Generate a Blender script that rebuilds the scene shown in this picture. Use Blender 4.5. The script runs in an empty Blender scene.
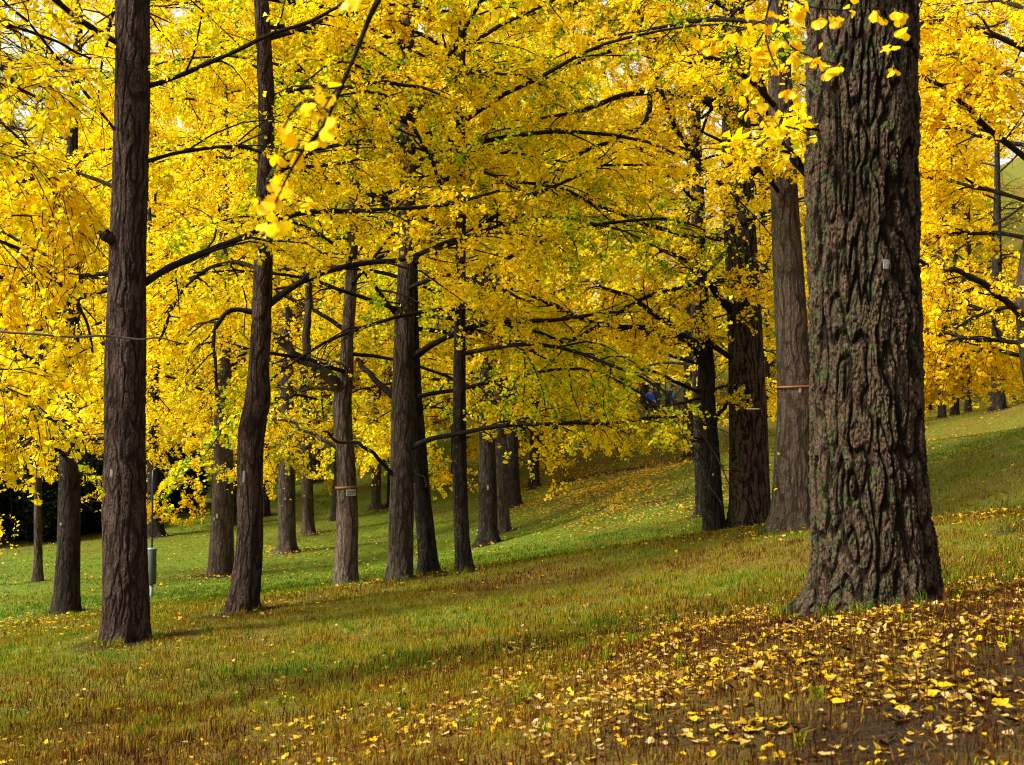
import bpy, math
import numpy as np
from mathutils import Vector

R = np.random.default_rng
sc = bpy.context.scene
COL = sc.collection

# ------------------------------------------------------------------ camera
F = 1150.0                       # focal length in pixels of a 1024 wide frame
PITCH = math.atan((420 - 382.5) / F)
cp, sp = math.cos(PITCH), math.sin(PITCH)
cam = bpy.data.cameras.new('camera')
cam.sensor_width = 36.0
cam.lens = F * 36.0 / 1024.0
cam.clip_start = 0.05
cam.clip_end = 3000
camo = bpy.data.objects.new('camera', cam)
COL.objects.link(camo)
camo.location = (0, 0, 0)
camo.rotation_euler = (math.pi / 2 + PITCH, 0, 0)
sc.camera = camo
cam.dof.use_dof = True
cam.dof.focus_distance = 11.0
cam.dof.aperture_fstop = 5.0


def ray(px, py):
    u = (px - 512.0) / F
    v = (382.5 - py) / F
    return np.array([u, cp - v * sp, sp + v * cp])


def at(px, py, d):
    """world point d metres ahead of the eye that shows at the pixel"""
    r = ray(px, py)
    return r / r[1] * d


def project(P):
    P = np.asarray(P)
    zc = P[..., 1] * cp + P[..., 2] * sp
    yc = -P[..., 1] * sp + P[..., 2] * cp
    zc = np.where(zc < 0.05, 0.05, zc)
    return 512 + F * P[..., 0] / zc, 382.5 - F * yc / zc, zc


# ------------------------------------------------------------------ noise
_rng = R(7)
_perm = np.concatenate([_rng.permutation(256)] * 3)
_g = _rng.normal(size=(256, 3))
_g /= np.linalg.norm(_g, axis=1)[:, None]


def perlin(x, y, z):
    x, y, z = np.broadcast_arrays(np.asarray(x, float), np.asarray(y, float), np.asarray(z, float))
    xi, yi, zi = np.floor(x).astype(int), np.floor(y).astype(int), np.floor(z).astype(int)
    xf, yf, zf = x - xi, y - yi, z - zi
    xi &= 255; yi &= 255; zi &= 255
    u, v, w = (t * t * t * (t * (t * 6 - 15) + 10) for t in (xf, yf, zf))

    def g(i, j, k):
        h = _perm[_perm[_perm[(xi + i) & 255] + ((yi + j) & 255)] + ((zi + k) & 255)]
        G = _g[h]
        return G[..., 0] * (xf - i) + G[..., 1] * (yf - j) + G[..., 2] * (zf - k)
    x00 = g(0, 0, 0) * (1 - u) + g(1, 0, 0) * u
    x10 = g(0, 1, 0) * (1 - u) + g(1, 1, 0) * u
    x01 = g(0, 0, 1) * (1 - u) + g(1, 0, 1) * u
    x11 = g(0, 1, 1) * (1 - u) + g(1, 1, 1) * u
    return ((x00 * (1 - v) + x10 * v) * (1 - w) + (x01 * (1 - v) + x11 * v) * w) * 1.5


def unit(v):
    return v / np.maximum(np.linalg.norm(v, axis=-1, keepdims=True), 1e-9)


def sstep(a, b, x):
    t = np.clip((x - a) / (b - a), 0, 1)
    return t * t * (3 - 2 * t)


# ------------------------------------------------------------------ mesh helpers
def make_mesh(name, verts, faces, smooth=False, attrs=None):
    """faces: list of integer arrays, each (n,k)"""
    me = bpy.data.meshes.new(name)
    verts = np.ascontiguousarray(verts, dtype=np.float32)
    if not isinstance(faces, (list, tuple)):
        faces = [faces]
    faces = [np.asarray(f) for f in faces if len(f)]
    loops = np.concatenate([f.ravel() for f in faces]).astype(np.int32)
    tot = np.concatenate([np.full(len(f), f.shape[1]) for f in faces]).astype(np.int32)
    start = np.concatenate([[0], np.cumsum(tot)[:-1]]).astype(np.int32)
    me.vertices.add(len(verts)); me.vertices.foreach_set('co', verts.ravel())
    me.loops.add(len(loops)); me.loops.foreach_set('vertex_index', loops)
    me.polygons.add(len(tot)); me.polygons.foreach_set('loop_start', start)
    me.polygons.foreach_set('loop_total', tot)
    if smooth:
        me.polygons.foreach_set('use_smooth', np.ones(len(tot), bool))
    for k, (dom, val) in (attrs or {}).items():
        a = me.attributes.new(k, 'FLOAT', dom)
        a.data.foreach_set('value', np.ascontiguousarray(val, dtype=np.float32).ravel())
    me.update(calc_edges=True)
    return me


def link(name, me, mat=None, parent=None):
    o = bpy.data.objects.new(name, me)
    o.color = (0.5, 0.5, 0.5, 1)
    COL.objects.link(o)
    if mat is not None and len(me.materials) == 0:
        me.materials.append(mat)
    if parent is not None:
        o.parent = parent
    return o


def empty(name, loc, label, cat, group=None, rz=0.0):
    o = bpy.data.objects.new(name, None)
    o.empty_display_size = 0.3
    COL.objects.link(o)
    o.location = Vector([float(c) for c in loc])
    o.rotation_euler = (0, 0, rz)
    tag(o, label, cat, group)
    return o


def tag(o, label=None, cat=None, group=None, kind=None):
    if label: o['label'] = label
    if cat: o['category'] = cat
    if group: o['group'] = group
    if kind: o['kind'] = kind
    return o


# ------------------------------------------------------------------ materials
def new_mat(name):
    m = bpy.data.materials.new(name)
    m.use_nodes = True
    nt = m.node_tree
    nt.nodes.clear()
    out = nt.nodes.new('ShaderNodeOutputMaterial')
    return m, nt, nt.nodes, nt.links, out


def ramp(nd, stops):
    r = nd.new('ShaderNodeValToRGB')
    el = r.color_ramp.elements
    while len(el) < len(stops):
        el.new(0.5)
    for e, (p, c) in zip(el, stops):
        e.position = p
        e.color = (*c, 1)
    return r


def math_node(nd, lk, op, a, b=None, clamp=False):
    n = nd.new('ShaderNodeMath'); n.operation = op; n.use_clamp = clamp
    for i, v in enumerate((a, b)):
        if v is None: continue
        if isinstance(v, (int, float)): n.inputs[i].default_value = v
        else: lk.new(v, n.inputs[i])
    return n.outputs[0]


def attr_fac(nd, name):
    a = nd.new('ShaderNodeAttribute'); a.attribute_name = name
    return a.outputs['Fac']


def mix_col(nd, lk, fac, a, b):
    n = nd.new('ShaderNodeMix'); n.data_type = 'RGBA'
    for i, v in ((0, fac), (6, a), (7, b)):
        if isinstance(v, (int, float)): n.inputs[i].default_value = v
        elif isinstance(v, tuple): n.inputs[i].default_value = (*v, 1)
        else: lk.new(v, n.inputs[i])
    return n.outputs[2]


def noise_tex(nd, lk, scale, detail=3, vec=None, rough=0.55):
    n = nd.new('ShaderNodeTexNoise')
    n.inputs['Scale'].default_value = scale
    n.inputs['Detail'].default_value = detail
    n.inputs['Roughness'].default_value = rough
    if vec is not None: lk.new(vec, n.inputs['Vector'])
    return n.outputs['Fac']


def leaf_material(name, stops, trans=0.42, gloss=0.05):
    m, nt, nd, lk, out = new_mat(name)
    t = attr_fac(nd, 'tint')
    oi = nd.new('ShaderNodeObjectInfo')
    sep = nd.new('ShaderNodeSeparateColor'); lk.new(oi.outputs['Color'], sep.inputs[0])
    sh = math_node(nd, lk, 'SUBTRACT', sep.outputs[0], 0.5)
    geo = nd.new('ShaderNodeNewGeometry')
    big = noise_tex(nd, lk, 0.35, 2, geo.outputs['Position'])
    bigs = math_node(nd, lk, 'MULTIPLY', math_node(nd, lk, 'SUBTRACT', big, 0.5), 0.7)
    v = math_node(nd, lk, 'ADD', math_node(nd, lk, 'ADD', t, sh), bigs, True)
    r = ramp(nd, stops); lk.new(v, r.inputs[0])
    df = nd.new('ShaderNodeBsdfDiffuse'); lk.new(r.outputs[0], df.inputs[0])
    tr = nd.new('ShaderNodeBsdfTranslucent')
    lk.new(r.outputs[0], tr.inputs[0])
    mx = nd.new('ShaderNodeMixShader'); mx.inputs[0].default_value = trans
    lk.new(df.outputs[0], mx.inputs[1]); lk.new(tr.outputs[0], mx.inputs[2])
    gl = nd.new('ShaderNodeBsdfGlossy'); gl.inputs['Roughness'].default_value = 0.45
    gl.inputs['Color'].default_value = (1, 0.95, 0.85, 1)
    m2 = nd.new('ShaderNodeMixShader'); m2.inputs[0].default_value = gloss
    lk.new(mx.outputs[0], m2.inputs[1]); lk.new(gl.outputs[0], m2.inputs[2])
    lk.new(m2.outputs[0], out.inputs[0])
    return m


LEAF_STOPS = [(0.0, (0.10, 0.21, 0.004)), (0.20, (0.44, 0.50, 0.004)), (0.40, (0.90, 0.705, 0.0015)),
              (0.70, (0.94, 0.625, 0.0015)), (1.0, (0.94, 0.49, 0.002))]
M_LEAF = leaf_material('ginkgo_leaf', LEAF_STOPS, 0.54, 0.012)
M_LITTER = leaf_material('fallen_leaf', [(0.0, (0.026, 0.012, 0.005)), (0.22, (0.13, 0.058, 0.008)), (0.40, (0.36, 0.19, 0.005)),
                                         (0.62, (0.44, 0.265, 0.006)), (0.80, (0.35, 0.215, 0.025)), (1.0, (0.37, 0.26, 0.10))], 0.12, 0.006)
M_DARKLEAF = leaf_material('evergreen_leaf', [(0.0, (0.003, 0.006, 0.002)), (1.0, (0.012, 0.018, 0.004))], 0.1, 0.0)
M_GRASS = leaf_material('grass_blade', [(0.0, (0.036, 0.009, 0.003)), (0.2, (0.125, 0.045, 0.006)), (0.42, (0.25, 0.150, 0.008)),
                                        (0.62, (0.185, 0.165, 0.004)), (0.82, (0.090, 0.140, 0.004)), (1.0, (0.030, 0.085, 0.003))], 0.3, 0.002)


def bark_material(name, c_low, c_high, c_top, lichen=0.0, scale=1.0, bump=0.6):
    m, nt, nd, lk, out = new_mat(name)
    geo = nd.new('ShaderNodeNewGeometry')
    mp = nd.new('ShaderNodeMapping'); lk.new(geo.outputs['Position'], mp.inputs[0])
    mp.inputs['Scale'].default_value = (1, 1, 0.17)
    n1 = noise_tex(nd, lk, 13 * scale, 4, mp.outputs[0])
    mp2 = nd.new('ShaderNodeMapping'); lk.new(geo.outputs['Position'], mp2.inputs[0]); mp2.inputs['Scale'].default_value = (1, 1, 0.5)
    n2 = noise_tex(nd, lk, 48 * scale, 7, mp2.outputs[0], 0.72)
    n3 = noise_tex(nd, lk, 2.2, 2, geo.outputs['Position'])
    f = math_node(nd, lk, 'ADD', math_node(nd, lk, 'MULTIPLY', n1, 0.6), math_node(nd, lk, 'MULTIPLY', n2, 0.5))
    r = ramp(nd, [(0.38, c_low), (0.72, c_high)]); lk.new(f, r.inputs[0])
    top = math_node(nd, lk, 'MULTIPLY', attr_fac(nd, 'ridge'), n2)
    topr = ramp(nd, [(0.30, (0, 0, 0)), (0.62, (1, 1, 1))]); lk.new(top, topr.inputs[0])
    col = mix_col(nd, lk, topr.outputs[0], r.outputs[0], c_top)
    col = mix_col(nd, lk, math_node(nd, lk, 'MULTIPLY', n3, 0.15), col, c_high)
    if lichen > 0:
        ln = noise_tex(nd, lk, 14.0, 6, geo.outputs['Position'], 0.62)
        sx = nd.new('ShaderNodeSeparateXYZ'); lk.new(geo.outputs['Normal'], sx.inputs[0])
        side = math_node(nd, lk, 'MULTIPLY', math_node(nd, lk, 'ADD', math_node(nd, lk, 'MULTIPLY', sx.outputs[0], -0.12), 0.0), 1.0)
        lv = math_node(nd, lk, 'ADD', ln, side)
        lr = ramp(nd, [(0.66 - 0.06 * lichen, (0, 0, 0)), (0.72 - 0.06 * lichen, (1, 1, 1))]); lk.new(lv, lr.inputs[0])
        lc = ramp(nd, [(0.3, (0.022, 0.036, 0.006)), (0.7, (0.085, 0.100, 0.040))]); lk.new(n2, lc.inputs[0])
        col = mix_col(nd, lk, math_node(nd, lk, 'MULTIPLY', lr.outputs[0], 0.85), col, lc.outputs[0])
    # furrows as bump for what the mesh does not carry
    rid = math_node(nd, lk, 'ABSOLUTE', math_node(nd, lk, 'SUBTRACT', n1, 0.5))
    rid = math_node(nd, lk, 'MINIMUM', math_node(nd, lk, 'MULTIPLY', rid, 7.0), 1.0)
    hgt = math_node(nd, lk, 'ADD', rid, math_node(nd, lk, 'MULTIPLY', n2, 1.3))
    bp = nd.new('ShaderNodeBump'); bp.inputs['Strength'].default_value = bump; bp.inputs['Distance'].default_value = 0.02
    lk.new(hgt, bp.inputs['Height'])
    b = nd.new('ShaderNodeBsdfPrincipled')
    b.inputs['Roughness'].default_value = 0.88
    b.inputs['Specular IOR Level'].default_value = 0.08
    lk.new(col, b.inputs['Base Color']); lk.new(bp.outputs[0], b.inputs['Normal'])
    lk.new(b.outputs[0], out.inputs[0])
    return m


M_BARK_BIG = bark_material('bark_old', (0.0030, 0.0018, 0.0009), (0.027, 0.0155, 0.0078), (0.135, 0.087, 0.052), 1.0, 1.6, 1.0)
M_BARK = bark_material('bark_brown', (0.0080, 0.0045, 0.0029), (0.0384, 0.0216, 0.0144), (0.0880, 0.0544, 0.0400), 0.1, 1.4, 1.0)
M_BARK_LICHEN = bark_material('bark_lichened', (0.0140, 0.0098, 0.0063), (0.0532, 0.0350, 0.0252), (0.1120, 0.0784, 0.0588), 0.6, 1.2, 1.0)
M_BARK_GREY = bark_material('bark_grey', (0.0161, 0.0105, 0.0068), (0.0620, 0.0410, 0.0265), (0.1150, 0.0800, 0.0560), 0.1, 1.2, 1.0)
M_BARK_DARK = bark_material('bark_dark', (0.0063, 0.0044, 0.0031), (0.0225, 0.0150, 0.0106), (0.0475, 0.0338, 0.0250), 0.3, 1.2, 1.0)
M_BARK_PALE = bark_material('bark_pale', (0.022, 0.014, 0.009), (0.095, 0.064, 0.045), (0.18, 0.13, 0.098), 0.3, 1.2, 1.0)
M_TWIG = bark_material('branch_bark', (0.0070, 0.0049, 0.0035), (0.0238, 0.0161, 0.0112), (0.0490, 0.0350, 0.0266), 0.2, 2.0, 0.6)
M_TWIG_PALE = bark_material('bare_branch_bark', (0.06, 0.050, 0.042), (0.16, 0.135, 0.115), (0.22, 0.19, 0.17), 0.0, 2.0, 0.3)


def plain(name, col, rough=0.6, metal=0.0, var=0.15, scale=30.0):
    m, nt, nd, lk, out = new_mat(name)
    tc = nd.new('ShaderNodeTexCoord')
    n = noise_tex(nd, lk, scale, 3, tc.outputs['Object'])
    lo = tuple(c * (1 - var) for c in col); hi = tuple(min(1, c * (1 + var)) for c in col)
    r = ramp(nd, [(0.3, lo), (0.7, hi)]); lk.new(n, r.inputs[0])
    b = nd.new('ShaderNodeBsdfPrincipled')
    b.inputs['Roughness'].default_value = rough; b.inputs['Metallic'].default_value = metal
    lk.new(r.outputs[0], b.inputs['Base Color']); lk.new(b.outputs[0], out.inputs[0])
    return m


# ------------------------------------------------------------------ terrain
CTRL = [  # pixel x, pixel y, metres ahead
    (872, 602, 6.1), (125, 641, 12.0), (241, 612, 14.5), (346, 584, 21.0), (401, 579, 21.0), (427, 575, 22.0), (465, 571, 22.5),
    (220, 574, 34), (287, 551, 38), (308, 533, 45), (65, 612, 22.6), (38, 580, 31), (489, 543, 34), (505, 531, 38), (515, 507, 45),
    (376, 508, 50), (318, 480, 58), (713, 533, 24), (751, 525, 17.5), (790, 530, 14.5), (691, 457, 38), (702, 515, 27),
    (560, 458, 56), (640, 433, 62), (942, 417, 62), (998, 409, 56), (1015, 455, 40), (980, 520, 17), (960, 560, 10.5),
    (1010, 600, 7.0), (560, 555, 21.5), (640, 545, 21), (512, 700, 6.0), (100, 700, 8.5), (20, 740, 7.0), (800, 740, 4.0),
    (1000, 740, 3.9), (300, 740, 6.0), (512, 620, 12.0), (700, 620, 8.6), (50, 540, 46), (0, 510, 60), (600, 500, 38), (850, 440, 40),
]
pts = [at(*c) for c in CTRL]
pts += [np.array(p, float) for p in [(0, 0, -1.45), (2, 0, -1.25), (-3, 0, -1.95), (3, 3, -0.8),
        (-30, 60, -4.5), (-45, 100, -4.0), (0, 90, 1.5), (-15, 90, -1.0), (22, 85, 1.6), (14, 75, 0.9), (40, 80, 6.0), (38, 100, 12.0), (47, 95, 19.0),
        (56, 111, 28.0), (20, 115, 6.0), (10, 0, 0.6), (-15, 0, -3.8), (15, 20, 1.4), (25, 45, 2.2), (-20, 25, -5.0)]]
pts = np.array(pts)


def _k(r2):
    return np.where(r2 > 1e-9, 0.5 * r2 * np.log(r2 + 1e-12), 0.0)


_n = len(pts)
_d2 = ((pts[:, None, :2] - pts[None, :, :2]) ** 2).sum(-1)
_w = np.clip(pts[:, 1] / 6.0, 1.0, 12.0)
_K = _k(_d2) + np.diag(2.0 * _w)
_Pm = np.c_[np.ones(_n), pts[:, :2]]
_A = np.zeros((_n + 3, _n + 3)); _A[:_n, :_n] = _K; _A[:_n, _n:] = _Pm; _A[_n:, :_n] = _Pm.T
_sol = np.linalg.solve(_A, np.r_[pts[:, 2], 0, 0, 0])


def tps(x, y):
    s = np.shape(x)
    x = np.ravel(x); y = np.ravel(y)
    o = np.empty(len(x))
    for i in range(0, len(x), 40000):
        a, b = x[i:i + 40000], y[i:i + 40000]
        r2 = (a[:, None] - pts[None, :, 0]) ** 2 + (b[:, None] - pts[None, :, 1]) ** 2
        o[i:i + 40000] = _k(r2) @ _sol[:_n] + _sol[_n] + _sol[_n + 1] * a + _sol[_n + 2] * b
    return o.reshape(s)


def ground_z(x, y):
    x = np.asarray(x, float); y = np.asarray(y, float)
    xc = np.clip(x, -48, 58); yc = np.clip(y, -8, 112)
    z = tps(xc, yc)
    over = np.hypot(x - xc, y - yc)
    z = z + 0.035 * over * sstep(0, 60, over) + np.clip(x - 58, 0, 400) * 0.10 + np.clip(y - 112, 0, 600) * 0.03
    z = z + 0.035 * perlin(x * 0.45, y * 0.45, 3.3) + 0.012 * perlin(x * 1.7, y * 1.7, 9.1)
    return z


def hit(px, py, dmax=120.0):
    """where the sight line through a pixel meets the ground"""
    r = ray(px, py); r = r / r[1]
    ds = np.linspace(2.0, dmax, 1800)
    P = r[None] * ds[:, None]
    below = P[:, 2] < ground_z(P[:, 0], P[:, 1])
    i = int(np.argmax(below)) if below.any() else len(ds) - 1
    p = P[i].copy(); p[2] = float(ground_z(p[0], p[1]))
    return p


def axis(fine, lo, hi, step0, grow, far):
    def side(end):
        v, s, o = 0.0, step0, []
        while v < end:
            v += s
            if v > fine: s = min(s * grow, 12.0)
            o.append(v)
        return np.array(o)
    return side


sx = axis(9, 0, 0, 0.13, 1.035, 0)
ax_x = np.r_[-sx(380)[::-1], 0, sx(380)]
sy = axis(16, 0, 0, 0.13, 1.03, 0)
ax_y = np.r_[-axis(1, 0, 0, 0.3, 1.12, 0)(120)[::-1], 0, sy(600)]
GX, GY = np.meshgrid(ax_x, ax_y)
GZ = ground_z(GX, GY)
nx, ny = len(ax_x), len(ax_y)

T_BIG = hit(872, 604)


def litter(x, y):
    """how thickly fallen leaves lie, leaves per square metre"""
    x = np.asarray(x, float); y = np.asarray(y, float)
    nse = 0.45 + 0.9 * perlin(x * 0.7, y * 0.7, 5.5) + 0.9 * perlin(x * 2.6, y * 2.6, 1.5)
    nse = np.clip(nse, 0.05, 2)
    d = np.hypot(x - T_BIG[0], y - (T_BIG[1] - 0.6))
    big = 1100 * np.exp(-(d / 1.75) ** 2) + 1300 * np.exp(-((x - 1.6) / 2.3) ** 2 - ((y - 4.7) / 1.5) ** 2)
    near = 150 * (1 - sstep(6.0, 9.0, y)) * sstep(-5, 0, x + 1.5) + 26 * (1 - sstep(8, 13, y))
    px, py, zc = project(np.stack([x, y, ground_z(x, y)], -1))
    patch = np.zeros_like(x)
    for cx, cy, sx_, sy_, a in [(620, 490, 100, 26, 230), (760, 533, 45, 8, 60), (40, 625, 60, 9, 45), (980, 520, 60, 8, 70), (590, 440, 75, 16, 200),
                                (960, 455, 80, 20, 22), (535, 500, 40, 14, 20), (287, 552, 50, 6, 22), (370, 560, 150, 25, 4), (150, 585, 40, 8, 6)]:
        patch = patch + a * np.exp(-((px - cx) / sx_) ** 2 - ((py - cy) / sy_) ** 2)
    for (bx, by, br) in TREE_BASES:
        if by < 50: patch = patch + 45 * np.exp(-((x - bx) ** 2 + (y - by) ** 2) / (br * 3.2 + .1) ** 2)
    return (big + near + patch + 3.5) * nse


TREE_BASES = []


def dryness(x, y):
    """0 lush green lawn .. 1 brown dry turf"""
    x = np.asarray(x, float); y = np.asarray(y, float)
    px, py, zc = project(np.stack([x, y, ground_z(x, y)], -1))
    crest = sstep(25, 17, y) * 0.34
    near = sstep(9.5, 5.2, y) * 0.50
    n = perlin(x * 0.5, y * 0.5, 2.2) * 0.45 + perlin(x * 1.9, y * 1.9, 6.2) * 0.30
    right = sstep(0.5, 2.5, x) * sstep(8, 5, y) * 0.25
    farr = sstep(28, 44, y) * sstep(-4, 4, x) * 0.32 + sstep(1.5, 4, x) * sstep(8, 13, y) * .15
    valley = -.22 * sstep(18.5, 23, y) * sstep(46, 36, y) * sstep(2.5, -1, x)
    leftdark = sstep(38, 48, y) * sstep(-14, -19, x) * 0.6
    streak = 0.28 * np.exp(-((py - (600 - (px - 350) * 0.10)) / 16) ** 2) * sstep(150, 320, px)
    return np.clip(0.15 + crest + near + right + farr + leftdark + valley + streak + n, 0, 1)


def bareness(x, y):
    x = np.asarray(x, float); y = np.asarray(y, float)
    d = np.hypot(x - T_BIG[0] - 0.1, y - T_BIG[1] + 0.5)
    b = 1.0 * np.exp(-(d / 1.4) ** 2) + 0.5 * sstep(5.6, 4.4, y) * sstep(-0.3, 1.2, x)
    for (bx, by, br) in TREE_BASES:
        b = b + 0.9 * np.exp(-(((x - bx) ** 2 + (y - by) ** 2) / (br * 2.6 + .08) ** 2))
    b = b + 0.45 * perlin(x * 1.3, y * 1.3, 8.8) * (b > 0.12)
    # worn footpath across the far slope
    px, py, zc = project(np.stack([x, y, ground_z(x, y)], -1))
    b = b + 0.9 * np.exp(-((py - (481 - (px - 565) * 0.185)) / 2.2) ** 2) * sstep(540, 570, px) * sstep(700, 680, px)
    return np.clip(b, 0, 1)


# ------------------------------------------------------------------ tubes
def tubes(P, rad, sides):
    """P (n,m,3) polylines, rad (n,m) -> verts, quads"""
    n, m, _ = P.shape
    T = np.empty_like(P)
    T[:, 1:-1] = P[:, 2:] - P[:, :-2]; T[:, 0] = P[:, 1] - P[:, 0]; T[:, -1] = P[:, -1] - P[:, -2]
    T = unit(T)
    mean = np.abs(unit(P[:, -1] - P[:, 0])[:, 2])
    ref = np.where(mean[:, None] > 0.75, np.array([[1.0, 0.13, 0]]), np.array([[0.0, 0.07, 1.0]]))
    U = unit(np.cross(T, ref[:, None, :])); V = np.cross(T, U)
    a = np.arange(sides) * 2 * np.pi / sides
    ring = (np.cos(a)[None, None, :, None] * U[:, :, None, :] + np.sin(a)[None, None, :, None] * V[:, :, None, :])
    vert = P[:, :, None, :] + ring * rad[:, :, None, None]
    idx = np.arange(n * m * sides).reshape(n, m, sides)
    a0 = idx[:, :-1]; b0 = idx[:, 1:]
    q = np.stack([a0, np.roll(a0, -1, 2), np.roll(b0, -1, 2), b0], -1).reshape(-1, 4)
    return vert.reshape(-1, 3), q


def resample(poly, n):
    """smooth (Catmull-Rom) path through a few points, n points out"""
    P = np.asarray(poly, float)
    if len(P) == 2:
        t = np.linspace(0, 1, n)[:, None]
        return P[0] * (1 - t) + P[1] * t
    Q = np.vstack([2 * P[0] - P[1], P, 2 * P[-1] - P[-2]])
    s = np.linspace(0, len(P) - 1 - 1e-6, n)
    i = s.astype(int); t = (s - i)[:, None]
    p0, p1, p2, p3 = Q[i], Q[i + 1], Q[i + 2], Q[i + 3]
    return 0.5 * (2 * p1 + (p2 - p0) * t + (2 * p0 - 5 * p1 + 4 * p2 - p3) * t ** 2 + (3 * p1 - p0 - 3 * p2 + p3) * t ** 3)


def shoots(rng, P0, D0, L, seg, droop, wander):
    n = len(P0)
    out = np.empty((n, seg + 1, 3)); out[:, 0] = P0
    D = unit(D0)
    st = (L / seg)[:, None]
    for i in range(seg):
        D = unit(D + rng.normal(size=(n, 3)) * wander + np.array([0, 0, -1.0]) * droop * (i + 0.5) / seg)
        out[:, i + 1] = out[:, i] + D * st
    return out


def along(rng, P, k, t0, t1):
    """k places along each polyline -> points, tangents, parent index, t"""
    n, m, _ = P.shape
    t = (np.arange(k)[None] + rng.random((n, k))) / k * (t1 - t0) + t0
    s = t * (m - 1); i = np.minimum(s.astype(int), m - 2); f = (s - i)[..., None]
    a = np.take_along_axis(P, i[..., None].repeat(3, -1), 1); b = np.take_along_axis(P, (i + 1)[..., None].repeat(3, -1), 1)
    pos = a * (1 - f) + b * f; tan = unit(b - a)
    par = np.repeat(np.arange(n), k)
    return pos.reshape(-1, 3), tan.reshape(-1, 3), par, t.reshape(-1)


def side_dir(rng, T, spread_lo, spread_hi, up):
    n = len(T)
    hz = unit(np.cross(T, np.array([0, 0, 1.0])) + 1e-4)
    sgn = np.where(rng.random(n) < 0.5, -1.0, 1.0)[:, None]
    lat = unit(hz * sgn + np.array([0, 0, 1.0]) * rng.normal(up, 0.35, size=(n, 1)))
    ang = rng.uniform(spread_lo, spread_hi, n)[:, None]
    return unit(T * np.cos(ang) + lat * np.sin(ang))


def leaves(rng, C, A, per, size, detail=False, hang=0.35, tint0=0.55, tsd=0.13):
    """fans of leaves on short spurs at C, spur axis A"""
    n = len(C)
    c = np.repeat(C, per, 0); a = np.repeat(A, per, 0)
    N = n * per
    d = unit(a * 0.35 + rng.normal(size=(N, 3)) * 0.62 + np.array([0, 0, -hang]))
    sz = size * rng.uniform(0.5, 1.3, N)[:, None]
    s = unit(np.cross(d, rng.normal(size=(N, 3)) * 0.8 + np.array([0, 0, 1.0]))); nn = np.cross(s, d)
    b = c + d * sz * rng.uniform(0.25, 0.8, N)[:, None]
    cup = rng.uniform(-0.05, 0.22, N)[:, None]
    tint = np.clip(np.repeat(rng.normal(tint0, tsd * 0.6, n), per) + rng.normal(0, tsd, N), 0, 1)
    if not detail:
        v = np.stack([b, b + (s * -0.60 + d * 0.72 + nn * cup) * sz, b + d * 0.98 * sz, b + (s * 0.60 + d * 0.72 + nn * cup) * sz], 1)
        q = np.arange(N * 4).reshape(N, 4)
        return v.reshape(-1, 3), [q], tint
    fan = [(-.30, .20, .4), (-.60, .46, 1.0), (-.57, .66, .85), (-.42, .83, .5), (-.24, .90, .45), (-.10, .93, .1), (0, .72, 0), (.09, .95, .12), (.26, .89, .4), (.43, .85, .6), (.56, .64, .8), (.61, .47, 1.0), (.30, .20, .4)]
    pet = c + (b - c) * 0.05
    wd = s * 0.018 * sz
    vs = [b] + [b + (s * x + d * y + nn * cup * 1.2 * w) * sz for x, y, w in fan] + [pet - wd, pet + wd]
    v = np.stack(vs, 1)
    o = (np.arange(N) * 16)[:, None]
    tri = [o + np.array([[0, i + 1, i]]) for i in range(1, 13)] + [o + np.array([[14, 15, 0]])]
    f = np.concatenate(tri, 0)
    return v.reshape(-1, 3), [f], np.tile(tint, 13)


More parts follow.
